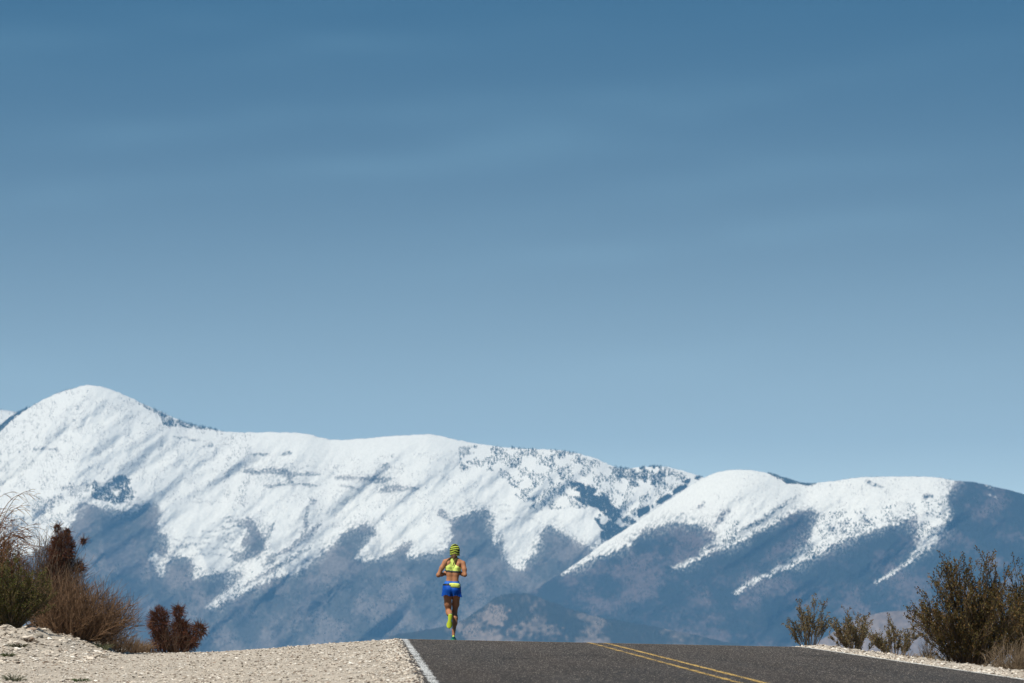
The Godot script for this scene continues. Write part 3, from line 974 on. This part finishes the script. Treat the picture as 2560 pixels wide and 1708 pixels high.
func build_person() -> void:
	var at := Vector3((1134.0 - 1280.0) / FOCAL * 100.2, 0, -100.2)
	at.y = road_y(at.x - middle(100.2), 100.2)
	var who := thing("person", at, "woman running away on the asphalt in a yellow sports top and blue shorts", "person")
	# the body, one skin
	var f := Field.new(Vector3(-0.34, 0.0, -0.30), Vector3(0.27, 1.55, 0.36), 0.0095, 100.0)
	for c in [TORSO_L, TORSO_R, SPINE, THIGH_L, THIGH_R]:
		f.chain(c)
	f.chain([[-0.078, 0.875, 0.045, 0.07], [-0.075, 0.86, 0.04, 0.07]])
	f.chain([[0.018, 0.868, 0.045, 0.07], [0.02, 0.855, 0.04, 0.07]])
	f.chain([[-0.135, 1.352, -0.02, 0.042], [-0.06, 1.385, -0.025, 0.036], [0.008, 1.40, -0.032, 0.042], [0.075, 1.375, -0.025, 0.036], [0.155, 1.325, -0.02, 0.042]])
	f.chain([[-0.075, 1.27, 0.028, 0.03], [-0.085, 1.33, 0.022, 0.032]])       # shoulder blades
	f.chain([[0.07, 1.26, 0.028, 0.03], [0.085, 1.315, 0.022, 0.032]])
	f.chain([[0.009, 1.37, -0.035, 0.046], [0.018, 1.49, -0.048, 0.045]])       # neck
	f.chain([[-0.145, 1.352, -0.018, 0.044], [-0.205, 1.245, 0.01, 0.038], [-0.262, 1.125, 0.03, 0.03], [-0.262, 1.12, 0.028, 0.03]])
	f.chain([[-0.262, 1.122, 0.03, 0.031], [-0.205, 1.135, -0.06, 0.033], [-0.14, 1.155, -0.165, 0.021]])
	f.chain([[0.163, 1.322, -0.018, 0.044], [0.186, 1.22, 0.03, 0.038], [0.197, 1.128, 0.06, 0.03]])
	f.chain([[0.197, 1.125, 0.06, 0.031], [0.158, 1.14, -0.04, 0.033], [0.105, 1.16, -0.145, 0.021]])
	f.chain([[-0.085, 0.485, -0.085, 0.046], [-0.078, 0.478, 0.03, 0.050], [-0.068, 0.455, 0.12, 0.046], [-0.056, 0.425, 0.25, 0.027]])
	f.chain([[0.016, 0.49, -0.165, 0.045], [0.024, 0.385, -0.12, 0.046], [0.020, 0.30, -0.105, 0.042], [0.004, 0.17, -0.085, 0.027], [-0.002, 0.085, -0.07, 0.026]])
	var body := Geo.new()
	f.add_to(body)
	var h := Field.new(Vector3(-0.09, 1.42, -0.19), Vector3(0.13, 1.68, 0.07), 0.005, 160.0)   # head: skull, jaw, nose, brow, lips, ears
	h.chain([[0.02, 1.572, -0.055, 0.076], [0.02, 1.575, -0.035, 0.072]])
	h.chain([[0.02, 1.535, -0.085, 0.055], [0.02, 1.492, -0.108, 0.030]])
	h.chain([[0.02, 1.552, -0.146, 0.008], [0.02, 1.530, -0.158, 0.011]])
	h.chain([[-0.012, 1.572, -0.128, 0.012], [0.052, 1.572, -0.128, 0.012]])
	h.chain([[0.004, 1.508, -0.138, 0.006], [0.036, 1.508, -0.138, 0.006]])
	for s in [-1.0, 1.0]:
		h.chain([[0.02 + s * 0.076, 1.565, -0.05, 0.012], [0.02 + s * 0.074, 1.535, -0.058, 0.009]])
		h.chain([[0.02 + s * 0.03, 1.553, -0.133, 0.010], [0.02 + s * 0.031, 1.553, -0.133, 0.010]])
	h.chain([[0.014, 1.44, -0.045, 0.044], [0.018, 1.50, -0.052, 0.046]])
	h.add_to(body)
	for s in [[-0.14, 1.155, -0.165, 0.35, 1.0], [0.105, 1.16, -0.145, -0.35, -1.0]]:          # loosely closed hands
		var o := Vector3(s[0], s[1], s[2])
		var turn := Basis(Vector3.UP, s[3])
		var hf := Field.new(o - Vector3(0.09, 0.07, 0.14), o + Vector3(0.09, 0.09, 0.05), 0.004, 300.0)
		var bones := [[[0, 0, 0.02, 0.021], [0, 0, -0.02, 0.022]], [[0, 0.022, -0.03, 0.017], [0, -0.020, -0.03, 0.016]], [[0, 0.02, -0.055, 0.014], [0, -0.022, -0.05, 0.013]]]
		for k in 4:
			var y := 0.030 - 0.019 * k
			var l: float = [0.92, 1.0, 0.94, 0.78][k]
			bones.append([[0, y, -0.058, 0.0095], [s[4] * 0.010, y, -0.058 - 0.036 * l, 0.009], [s[4] * 0.036, y, -0.050 - 0.034 * l, 0.0085], [s[4] * 0.034, y, -0.052, 0.008]])
		bones.append([[s[4] * 0.008, 0.022, -0.012, 0.012], [s[4] * 0.030, 0.042, -0.035, 0.0105], [s[4] * 0.034, 0.046, -0.066, 0.009]])
		for c in bones:
			var moved := []
			for q in c:
				var p: Vector3 = o + turn * Vector3(q[0], q[1], q[2])
				moved.append([p.x, p.y, p.z, q[3]])
			hf.chain(moved)
		hf.add_to(body)
	var skin := matte(Color(0.325, 0.150, 0.080), 0.6)
	skin.subsurf_scatter_enabled = true
	skin.subsurf_scatter_strength = 0.08
	made("body", body, skin, who)

	# racer-back top with a dark band at its hem
	var pair := []
	for part in [["sports_top", "top", Color(0.64, 0.78, 0.19), 0.006], ["hem_band", "band", Color(0.05, 0.055, 0.06), 0.0075]]:
		var t := Field.new(Vector3(-0.2, 1.12, -0.16), Vector3(0.2, 1.47, 0.1), 0.006, 100.0)
		for c in [TORSO_L, TORSO_R, SPINE]:
			t.chain(c, part[3])
		t.chain([[-0.06, 1.385, -0.025, 0.036], [0.008, 1.40, -0.032, 0.042], [0.075, 1.375, -0.025, 0.036]], part[3])
		t.chain([[-0.075, 1.27, 0.028, 0.03], [-0.085, 1.33, 0.022, 0.032]], part[3])
		t.chain([[0.07, 1.26, 0.028, 0.03], [0.085, 1.315, 0.022, 0.032]], part[3])
		t.chain([[0.009, 1.37, -0.035, 0.046], [0.018, 1.45, -0.044, 0.045]], part[3])
		t.chain([[-0.065, 1.235, -0.085, 0.045], [-0.06, 1.225, -0.09, 0.045]], part[3])
		t.chain([[0.06, 1.22, -0.085, 0.045], [0.055, 1.21, -0.09, 0.045]], part[3])
		var g := Geo.new()
		t.add_to(g, part[1])
		pair.append(made(part[0], g, matte(part[2], 0.7), who if pair.is_empty() else pair[0]))

	# shorts, their lighter waistband, the belt and its pouch
	var worn := []
	for part in [["shorts", "legs", Color(0.002, 0.062, 0.36), 0.011], ["waistband", "waist", Color(0.02, 0.12, 0.48), 0.013], ["belt", "girdle", Color(0.012, 0.012, 0.014), 0.017]]:
		var t := Field.new(Vector3(-0.26, 0.70, -0.18), Vector3(0.2, 1.06, 0.18), 0.006, 100.0)
		for c in [TORSO_L, TORSO_R, SPINE]:
			t.chain(c, part[3])
		t.chain([[-0.078, 0.875, 0.045, 0.07], [-0.075, 0.86, 0.04, 0.07]], part[3])
		t.chain([[0.018, 0.868, 0.045, 0.07], [0.02, 0.855, 0.04, 0.07]], part[3])
		t.chain([[-0.095, 0.91, 0.01, 0.083], [-0.127, 0.74, 0.0, 0.072]], part[3])
		t.chain([[0.033, 0.90, 0.01, 0.083], [0.060, 0.73, -0.045, 0.070]], part[3])
		for k in 9:                              # folds of the loose cloth
			var a := -0.2 + 0.042 * k
			if absf(a + 0.033) < 0.035:
				continue
			t.chain([[a, 0.73, 0.085 - 1.6 * pow(a + 0.035, 2.0), 0.012], [a * 0.8 - 0.006, 0.87, 0.108 - 1.6 * pow(a + 0.035, 2.0), 0.002]], part[3] * 0.5)
		var g := Geo.new()
		t.add_to(g, part[1])
		worn.append(made(part[0], g, matte(part[2], 0.6), who if worn.is_empty() or part[0] == "belt" else worn[0]))
	var pg := Geo.new()
	var pw := 33
	var ph := 17
	for r in ph:
		var th := PI * r / (ph - 1)
		for q in pw:
			var a := TAU * (q % (pw - 1)) / (pw - 1)
			var d := Vector3(sin(th) * cos(a), cos(th), sin(th) * sin(a))
			var e := Vector3(signf(d.x) * pow(absf(d.x), 0.55), signf(d.y) * pow(absf(d.y), 0.6), signf(d.z) * pow(absf(d.z), 0.7))
			pg.v.append(Vector3(0.015, 0.943, 0.103) + Vector3(e.x * 0.100, e.y * 0.042 - e.x * 0.004, e.z * 0.028 - e.x * e.x * 0.03))
			pg.n.append(d)
	pg.i = grid_index(pw, ph)
	var pouch := made("belt_pouch", pg, matte(Color(0.58, 0.66, 0.13), 0.6), worn[2])
	var zg := Geo.new()
	tube(zg, [Vector3(-0.075, 0.957, 0.115), Vector3(0.015, 0.957, 0.131), Vector3(0.095, 0.953, 0.110)], 0.0022, 0.0022, Color(0.3, 0.32, 0.08), 4)
	tube(zg, [Vector3(-0.058, 0.952, 0.118), Vector3(-0.058, 0.940, 0.124)], 0.007, 0.006, Color(0.1, 0.1, 0.05), 5)
	made("zip", zg, matte(Color(1, 1, 1), 0.5, true), worn[2])

	# the striped knitted cap
	var cg := Geo.new()
	var cw := 73
	var ch := 61
	var wave := noise(55, 22.0, 3)
	for r in ch:
		var th := 0.5 * PI * 1.28 * r / (ch - 1)
		for q in cw:
			var a := TAU * (q % (cw - 1)) / (cw - 1)
			var d := Vector3(sin(minf(th, 1.75)) * cos(a), cos(th), sin(minf(th, 1.75)) * sin(a))
			var e := Vector3(d.x * 0.087, d.y * 0.118 if d.y > 0.0 else d.y * 0.20, d.z * 0.100)
			e *= 1.0 + 0.02 * wave.get_noise_3dv(d * 0.12)
			var p := Vector3(0.02, 1.546, -0.048) + e
			cg.v.append(p)
			cg.n.append(Vector3(d.x, maxf(d.y, -0.1), d.z).normalized())
			var s := sin((p.y + 0.012 * sin(a * 2.0 + 2.2) + 0.016 * wave.get_noise_3dv(p * 0.4)) * TAU / 0.040)
			cg.c.append(Color(0.42, 0.50, 0.07) if s > 0.3 else Color(0.022, 0.026, 0.014))
	cg.i = grid_index(cw, ch)
	made("knit_cap", cg, matte(Color(1, 1, 1), 0.9, true), who)

	# hair: gathered below the cap, two braids
	var hg := Geo.new()
	tube(hg, [Vector3(0.018, 1.475, 0.0), Vector3(0.012, 1.44, 0.022), Vector3(0.004, 1.405, 0.026)], 0.055, 0.03, Color(0.075, 0.042, 0.022), 10)
	var ends := [[Vector3(-0.02, 1.455, 0.02), Vector3(-0.10, 1.385, 0.028), Vector3(-0.145, 1.30, 0.045), Vector3(-0.165, 1.235, 0.045)], [Vector3(0.045, 1.45, 0.02), Vector3(0.03, 1.39, 0.045), Vector3(0.005, 1.335, 0.055), Vector3(-0.012, 1.28, 0.06)]]
	for e in ends:
		var cv := Curve3D.new()
		for k in 4:
			cv.add_point(e[k])
		var n := 26
		for strand in 3:
			var pts := []
			for k in n + 1:
				var fr := float(k) / n
				var w := TAU * (fr * 5.0 + strand / 3.0)
				pts.append(cv.sample_baked(fr * cv.get_baked_length()) + Vector3(0.009 * cos(w), 0, 0.007 * sin(2.0 * w)) * (1.0 - 0.5 * fr))
			tube(hg, pts, 0.0085, 0.004, Color(0.14, 0.082, 0.042) if strand else Color(0.09, 0.05, 0.026), 5)
	made("hair", hg, matte(Color(1, 1, 1), 0.6, true), who)

	# shoes: teal uppers on lime soles; one planted, one kicked up with its sole showing
	for s in [[Vector3(-0.002, 0.0, -0.035), Basis.IDENTITY], [Vector3(-0.052, 0.425, 0.315), Basis(Vector3.UP, -0.12) * Basis(Vector3.FORWARD, 0.13) * Basis(Vector3.RIGHT, -1.42)]]:
		var up := Geo.new()
		var so := Geo.new()
		var n := 17
		for k in n:
			var t := float(k) / (n - 1)         # from heel to toe
			var w := 0.033
			var ts := [0.0, 0.2, 0.42, 0.72, 1.01]
			var ws := [0.031, 0.034, 0.027, 0.046, 0.040]
			for j in 4:
				if t >= ts[j] and t < ts[j + 1]:
					w = lerpf(ws[j], ws[j + 1], smoothstep(ts[j], ts[j + 1], t))
			if t < 0.08:
				w *= 0.75 + 0.25 * t / 0.08
			if t > 0.82:
				w *= sqrt(maxf(0.05, 1.0 - pow((t - 0.82) / 0.18, 2.0)))
			var hi := lerpf(0.088, 0.045, smoothstep(0.25, 0.95, t))
			var lift := 0.012 * smoothstep(0.75, 1.0, t)
			var z := 0.02 - 0.25 * t
			for q in 12:
				var a := TAU * q / 12.0
				var yy := lift + 0.022 + (hi - 0.022) * (0.5 + 0.5 * sin(a))
				var ww := w * cos(a) * lerpf(1.0, 0.62, 0.5 + 0.5 * sin(a))
				up.v.append(s[0] + s[1] * Vector3(ww, yy, z))
				up.n.append(s[1] * Vector3(cos(a), sin(a), (0.8 if k == 0 else 0.0) - (0.8 if k == n - 1 else 0.0)).normalized())
				up.c.append(Color(0.50, 0.60, 0.05) if t < 0.07 and yy > 0.066 else Color(0.012, 0.21, 0.19))
				var sy := lift + 0.013 + 0.013 * clampf(1.6 * sin(a), -1.0, 1.0)
				so.v.append(s[0] + s[1] * Vector3((w + 0.004) * clampf(1.3 * cos(a), -1.0, 1.0), sy + (0.003 if (k % 3 == 0 and sin(a) < -0.5) else 0.0), z))
				so.c.append(Color(0.50, 0.60, 0.05) if sin(a) < -0.3 else Color(0.02, 0.24, 0.20))
				so.n.append(s[1] * Vector3(cos(a), sin(a), (0.6 if k == 0 else 0.0) - (0.6 if k == n - 1 else 0.0)).normalized())
				if k > 0:
					var b := (k - 1) * 12
					var q2 := (q + 1) % 12
					for g in [up, so]:
						g.i.append_array(PackedInt32Array([b + q, b + q2, b + 12 + q, b + q2, b + 12 + q2, b + 12 + q]))
		for g in [up, so]:                       # close heel and toe
			for k in [0, (n - 1) * 12]:
				for q in range(1, 11):
					g.i.append_array(PackedInt32Array([k, k + q, k + q + 1]))
		var shoe := made("shoe", up, matte(Color(1, 1, 1), 0.6, true), who)
		made("sole", so, matte(Color(1, 1, 1), 0.6, true), shoe)

# ------------------------------------------------------------------ plants
func bent(a: Vector3, b: Vector3, c: Vector3, n: int) -> Array:
	var out := []
	for k in n + 1:
		var t := float(k) / n
		out.append(a.lerp(b, t).lerp(b.lerp(c, t), t))
	return out

func leaf(g: Geo, p: Vector3, d: Vector3, l: float, w: float, c: Color, rng: RandomNumberGenerator) -> void:
	var s := d.cross(Vector3(rng.randf_range(-1, 1), rng.randf_range(-1, 1), rng.randf_range(-1, 1))).normalized() * w * 0.5
	var n := s.cross(d).normalized()
	var b := g.v.size()
	for q in [p, p + d * l * 0.5 + s, p + d * l, p + d * l * 0.5 - s]:
		g.v.append(q)
		g.n.append(n)
		g.c.append(c)
	g.i.append_array(PackedInt32Array([b, b + 1, b + 2, b, b + 2, b + 3]))

func vary(c: Color, rng: RandomNumberGenerator, by := 0.3) -> Color:
	var t := 1.0 + rng.randf_range(-by, by)
	return Color(c.r * t, c.g * t, c.b * t)

func dirn(rng: RandomNumberGenerator) -> Vector3:
	return Vector3(rng.randfn(), rng.randfn(), rng.randfn()).normalized()

# o: h height, w width, d depth, stems, subs, twig radius, bark, leaves per twig, leaf length, leaf, rust (a second leaf colour), lean, open (how high the leaves start)
func leafy(called: String, at: Vector3, o: Dictionary, sd: int, label: String, group := "") -> void:
	var rng := RandomNumberGenerator.new()
	rng.seed = sd
	var root := thing(called, at, label, "bush", group)
	var st := Geo.new()
	var lf := Geo.new()
	for k in o.stems:
		var a := rng.randf() * TAU
		var rho := sqrt(rng.randf())
		var tip := Vector3(cos(a) * rho * o.w * 0.5 + o.get("lean", 0.0) * o.h, o.h * rng.randf_range(o.get("low", 0.6), 1.0) * (1.0 - 0.42 * rho * rho), sin(a) * rho * o.d * 0.5)
		var p0 := Vector3(cos(a) * 0.10 * o.w * rng.randf(), -0.06, sin(a) * 0.1 * o.w * rng.randf())
		var pts := bent(p0, Vector3(tip.x * 0.42, tip.y * 0.55, tip.z * 0.42) + dirn(rng) * 0.05 * o.h, tip, 6)
		tube(st, pts, o.twig * 1.5, o.twig * 0.5, vary(o.bark, rng), 3)
		for j in o.subs:
			var f := rng.randf_range(o.get("open", 0.35), 1.0)
			var p: Vector3 = pts[0].lerp(pts[6], 0.0)
			var ix := mini(int(f * 6.0), 5)
			p = pts[ix].lerp(pts[ix + 1], f * 6.0 - ix)
			var d := ((tip - p0).normalized() + dirn(rng) * 0.75 + Vector3(0, 0.35, 0)).normalized()
			var l: float = o.h * rng.randf_range(0.07, 0.2)
			var e := p + d * l
			var tw := bent(p, p + d * l * 0.5 + dirn(rng) * 0.1 * l, e, 3)
			tube(st, tw, o.twig * 0.6, o.twig * 0.3, vary(o.bark, rng), 3)
			for q in o.leaves:
				var t := pow(rng.randf(), 0.6)
				var lp := p.lerp(e, t) + dirn(rng) * 0.018
				var col: Color = o.leaf if rng.randf() > o.get("rusty", 0.25) else o.rust
				leaf(lf, lp, (d + dirn(rng) * 0.9).normalized(), o.size * rng.randf_range(0.6, 1.2), o.size * 0.55, vary(col, rng, 0.35), rng)
	made("stems", st, matte(Color(1, 1, 1), 0.95, true), root)
	var m := matte(Color(1, 1, 1), 0.7, true)
	m.backlight_enabled = true
	m.backlight = Color(0.25, 0.25, 0.2)
	made("foliage", lf, m, root)

# dry twiggy shrub; heads: [x, y, rx, ry] in metres from its base, balls of fine dead needles
func twiggy(called: String, at: Vector3, o: Dictionary, heads: Array, sd: int, label: String, group := "") -> void:
	var rng := RandomNumberGenerator.new()
	rng.seed = sd
	var root := thing(called, at, label, "bush", group)
	var st := Geo.new()
	for k in o.stems:
		var a := rng.randf() * TAU
		var rho := sqrt(rng.randf())
		var hh: float = o.h * rng.randf_range(0.35, 1.05) * (1.0 - 0.35 * rho * rho)
		var x: float = cos(a) * rho * o.w * 0.5
		if o.has("fall"):                        # lower towards one side
			hh *= 1.0 - o.fall * (x / o.w + 0.5)
		var tip := Vector3(x + o.get("lean", 0.0) * hh, hh, sin(a) * rho * o.d * 0.5)
		var p0 := Vector3(x * 0.5 * rng.randf_range(0.4, 1.2), -0.05, tip.z * 0.4)
		var pts := bent(p0, p0.lerp(tip, 0.5) + dirn(rng) * 0.21 * o.h, tip, 5)
		tube(st, pts, o.twig, o.twig * 0.35, vary(o.bark, rng, 0.65), 3)
		for j in o.subs:
			var f := rng.randf_range(0.2, 1.0)
			var ix := mini(int(f * 5.0), 4)
			var p: Vector3 = pts[ix].lerp(pts[ix + 1], f * 5.0 - ix)
			var d := (dirn(rng) + Vector3(0.25, 0.5, 0) + (tip - p0).normalized() * 0.7).normalized()
			var l: float = o.h * rng.randf_range(0.08, 0.26)
			tube(st, bent(p, p + d * l * 0.5 + dirn(rng) * 0.15 * l, p + d * l, 3), o.twig * 0.55, o.twig * 0.25, vary(o.bark if rng.randf() > 0.3 else o.tint, rng, 0.65), 3)
	made("twigs", st, matte(Color(1, 1, 1), 0.95, true), root)
	for hd in heads:
		var hg := Geo.new()
		var c := Vector3(hd[0], hd[1], 0.0)
		var n := int(5200.0 * hd[2] * hd[3] / 0.04) + 260
		tube(st, bent(Vector3(0, 0, 0), Vector3(hd[0] * 0.4, hd[1] * 0.5, 0), c, 5), o.twig, o.twig, o.bark, 3)
		for k in n:
			var d := dirn(rng)
			var r := pow(rng.randf(), 0.45)
			var p := c + Vector3(d.x * hd[2], d.y * hd[3], d.z * hd[2]) * r * (0.86 + 0.2 * sin(d.x * 5.0 + d.y * 7.0 + hd[0] * 40.0))
			leaf(hg, p, (d + dirn(rng) * 0.7 + Vector3(0, 0.3, 0)).normalized(), rng.randf_range(0.02, 0.05), 0.006, vary(o.needle if rng.randf() > 0.25 else o.bark, rng, 0.45), rng)
		for k in int(n * 0.06):
			var d := dirn(rng)
			var p := c + Vector3(d.x * hd[2], d.y * hd[3], d.z * hd[2]) * 0.7
			tube(hg, [p, p + d * 0.06, p + d * 0.11 + dirn(rng) * 0.02], 0.004, 0.002, vary(o.needle, rng, 0.4), 3)
		var ho := made("seed_head", hg, matte(Color(1, 1, 1), 0.95, true), root)
		ho.set_meta("kind", "stuff")

func grass(called: String, at: Vector3, h: float, w: float, n: int, c: Color, sd: int, label: String, category: String, group := "", arch := 0.5) -> void:
	var rng := RandomNumberGenerator.new()
	rng.seed = sd
	var root := thing(called, at, label, category, group)
	var g := Geo.new()
	for k in n:
		var a := rng.randf() * TAU
		var r := sqrt(rng.randf())
		var p := Vector3(cos(a) * r * w * 0.3, -0.02, sin(a) * r * w * 0.3)
		var hh := h * rng.randf_range(0.45, 1.0) * (1.0 - 0.3 * r)
		var out := Vector3(cos(a), 0, sin(a)) * r * w * 0.5 + dirn(rng) * 0.1 * w
		tube(g, bent(p, p + Vector3(out.x * 0.2, hh * 0.8, out.z * 0.2), p + Vector3(out.x, hh * lerpf(1.0, rng.randf_range(0.6, 1.0), arch), out.z), 4), 0.0045, 0.002, vary(c, rng, 0.35), 3)
	made("blades", g, matte(Color(1, 1, 1), 0.9, true), root)

func build_plants() -> void:
	var grey := Color(0.155, 0.115, 0.085)
	var brown := Color(0.20, 0.105, 0.055)
	var red := Color(0.10, 0.040, 0.024)
	# left bank
	twiggy("dry_shrub", foot(-10, 98.5), {"h": 1.85, "w": 1.15, "d": 1.2, "stems": 420, "subs": 7, "twig": 0.008, "bark": brown, "tint": Color(0.22, 0.125, 0.07), "needle": red}, [], 401, "tall dry brown shrub on the bank with long bare arching twigs")
	arching(foot(-10, 98.2))
	leafy("creosote_bush", foot(30, 95.5), {"h": 1.22, "w": 1.45, "d": 1.0, "stems": 130, "subs": 10, "twig": 0.005, "bark": Color(0.12, 0.09, 0.06), "leaves": 20, "size": 0.028, "leaf": Color(0.056, 0.062, 0.012), "rust": Color(0.10, 0.072, 0.03), "low": 0.35, "open": 0.12, "rusty": 0.42}, 402, "dense olive green bush at the foot of the tall dry shrub")
	twiggy("dry_shrub", foot(130, 98.0), {"h": 1.62, "w": 1.15, "d": 0.7, "stems": 330, "subs": 8, "twig": 0.0065, "bark": grey, "tint": red, "needle": red}, [[0.165, 1.30, 0.23, 0.34], [0.08, 0.95, 0.2, 0.26], [0.45, 1.02, 0.10, 0.10], [0.085, 1.69, 0.05, 0.07], [0.26, 1.63, 0.045, 0.06], [0.53, 1.47, 0.035, 0.05]], 403, "rust red shrub with a tall fluffy head standing above the grey twigs")
	twiggy("dry_shrub", foot(198, 97.0), {"h": 1.36, "w": 1.95, "d": 0.9, "stems": 520, "subs": 9, "twig": 0.0062, "bark": Color(0.20, 0.125, 0.076), "tint": Color(0.13, 0.075, 0.045), "needle": red, "fall": 0.5, "lean": 0.12}, [], 404, "wide grey brown tangle of dry twigs on the slope of the bank")
	twiggy("dry_shrub", foot(285, 98.0), {"h": 0.62, "w": 0.9, "d": 0.6, "stems": 150, "subs": 6, "twig": 0.005, "bark": Color(0.17, 0.12, 0.08), "tint": brown, "needle": red, "fall": 0.3}, [], 405, "low brown twiggy shrub between the grey tangle and the rust red clump")
	twiggy("dry_shrub", foot(440, 99.2), {"h": 0.62, "w": 0.95, "d": 0.6, "stems": 150, "subs": 8, "twig": 0.006, "bark": Color(0.13, 0.085, 0.06), "tint": red, "needle": red}, [[-0.29, 0.52, 0.18, 0.28], [-0.22, 0.22, 0.17, 0.18], [0.04, 0.70, 0.10, 0.11], [0.09, 0.42, 0.17, 0.2], [0.40, 0.40, 0.12, 0.13], [0.2, 0.2, 0.2, 0.14]], 406, "low rust red shrub with three round heads alone at the gravel edge")
	grass("weed", spot(22, 1642), 0.11, 0.2, 70, Color(0.06, 0.075, 0.025), 411, "small round green weed alone on the gravel below the bank", "weed")
	grass("weed", spot(258, 1624), 0.16, 0.3, 90, Color(0.17, 0.18, 0.10), 412, "pale green weed in front of the boulder", "weed")
	grass("weed", spot(205, 1704), 0.08, 0.17, 70, Color(0.05, 0.08, 0.025), 413, "dark green leafy weed in the open gravel", "weed")
	grass("weed", spot(36, 1704), 0.14, 0.24, 80, Color(0.13, 0.135, 0.09), 414, "grey green spiky weed in the open gravel", "weed")
	grass("weed", spot(48, 1619), 0.10, 0.28, 90, Color(0.045, 0.045, 0.02), 415, "dark flat weed under the olive bush", "weed")
	grass("weed", spot(70, 1606), 0.09, 0.2, 60, Color(0.09, 0.06, 0.04), 416, "brown dead weed on the bank face", "weed")
	for q in [[335, 98.4, 0.42], [352, 99.0, 0.36], [372, 99.3, 0.3]]:
		grass("dry_grass", foot(q[0], q[1]), q[2], 0.4, 110, Color(0.20, 0.135, 0.085), 450 + int(q[0]), "thin brown dry grass beside the rust red clump at the gravel edge", "grass tuft", "brown grass tufts by the rust red clump", 0.7)
	# right verge
	var olive := {"h": 1.1, "w": 0.95, "d": 0.6, "stems": 22, "subs": 11, "twig": 0.0065, "bark": Color(0.17, 0.13, 0.095), "leaves": 17, "size": 0.031, "leaf": Color(0.118, 0.102, 0.05), "rust": Color(0.14, 0.09, 0.045), "open": 0.45, "low": 0.6, "rusty": 0.4}
	leafy("creosote_bush", foot(2022, 106.0), olive, 421, "sparse leggy bush where the gravel ridge meets the road crest")
	olive.w = 1.15
	olive.stems = 34
	leafy("creosote_bush", foot(2132, 105.0), olive, 422, "leafier small olive bush between the leggy one and the shortest one")
	olive.h = 0.9
	olive.w = 0.95
	olive.stems = 26
	leafy("creosote_bush", foot(2238, 102.0), olive, 423, "shortest olive bush, rising against the tan hill")
	leafy("creosote_bush", foot(2425, 81.0), {"h": 1.70, "w": 1.85, "d": 1.4, "stems": 100, "subs": 17, "twig": 0.007, "bark": Color(0.08, 0.06, 0.045), "leaves": 19, "size": 0.032, "leaf": Color(0.078, 0.062, 0.021), "rust": Color(0.12, 0.068, 0.026), "open": 0.25, "low": 0.45, "rusty": 0.35}, 424, "largest dark olive bush growing beside the gravel along the road")
	leafy("creosote_bush", foot(2575, 84.0), {"h": 1.74, "w": 1.3, "d": 1.2, "stems": 70, "subs": 16, "twig": 0.007, "bark": Color(0.08, 0.06, 0.045), "leaves": 19, "size": 0.032, "leaf": Color(0.070, 0.058, 0.021), "rust": Color(0.10, 0.058, 0.022), "open": 0.25, "low": 0.5, "rusty": 0.3}, 425, "dark bush set back behind the largest bush on the verge")
	twiggy("dry_shrub", foot(2535, 77.5), {"h": 0.62, "w": 0.85, "d": 0.6, "stems": 230, "subs": 7, "twig": 0.0045, "bark": Color(0.22, 0.165, 0.11), "tint": Color(0.16, 0.11, 0.075), "needle": red}, [], 426, "pale tan twiggy brush on the gravel beside the largest bush")
	var gi := 0
	for q in [[2315, 90.0, 0.34], [2350, 87.0, 0.36], [2385, 84.5, 0.3], [2295, 94.0, 0.4], [2190, 103.0, 0.42], [2090, 105.0, 0.4], [2455, 79.5, 0.26], [2500, 79.0, 0.3], [2265, 97.0, 0.36]]:
		grass("dry_grass", foot(q[0], q[1]), q[2], 0.45, 130, Color(0.26, 0.19, 0.11), 430 + gi, "tuft of straw coloured dry grass behind the gravel ridge", "grass tuft", "dry grass tufts behind the gravel ridge", 0.8)
		gi += 1
	twiggy("dry_shrub", foot(2320, 96.0), {"h": 0.62, "w": 0.35, "d": 0.3, "stems": 40, "subs": 6, "twig": 0.005, "bark": Color(0.12, 0.085, 0.05), "tint": Color(0.09, 0.07, 0.03), "needle": red}, [], 435, "small dark twiggy plant among dry grass beside the largest bush")

func arching(at: Vector3) -> void:               # the long bare twigs that bow out of the tall dry shrub
	var rng := RandomNumberGenerator.new()
	rng.seed = 440
	var g := Geo.new()
	for k in 60:
		var y := rng.randf_range(0.9, 1.9)
		var out := rng.randf_range(0.35, 0.75)
		if k < 9:
			y = rng.randf_range(2.0, 2.5)
			out = rng.randf_range(0.25, 0.62)
		var p := Vector3(rng.randf_range(-0.3, 0.1), y - rng.randf_range(0.4, 0.8), rng.randf_range(-0.3, 0.3))
		var c := Vector3(p.x + out * 0.45, y + rng.randf_range(0.1, 0.25), p.z)
		var e := Vector3(p.x + out + 0.1, y - rng.randf_range(-0.1, 0.22), p.z + rng.randf_range(-0.2, 0.2))
		var pts := bent(p, c, e, 8)
		tube(g, pts, 0.008, 0.003, vary(Color(0.16, 0.085, 0.05), rng, 0.35), 3)
		for j in 5:
			var q: Vector3 = pts[rng.randi_range(3, 7)]
			var d := Vector3(rng.randf_range(0.2, 1.0), rng.randf_range(-0.5, 0.6), rng.randf_range(-0.5, 0.5)).normalized()
			tube(g, bent(q, q + d * 0.08, q + d * 0.14 + Vector3(0.03, -0.06, 0), 3), 0.0045, 0.002, vary(Color(0.14, 0.075, 0.05), rng, 0.35), 3)
	var o := made("arching_twigs", g, matte(Color(1, 1, 1), 0.95, true), get_node("dry_shrub"))
	o.position = at - (get_node("dry_shrub") as Node3D).position
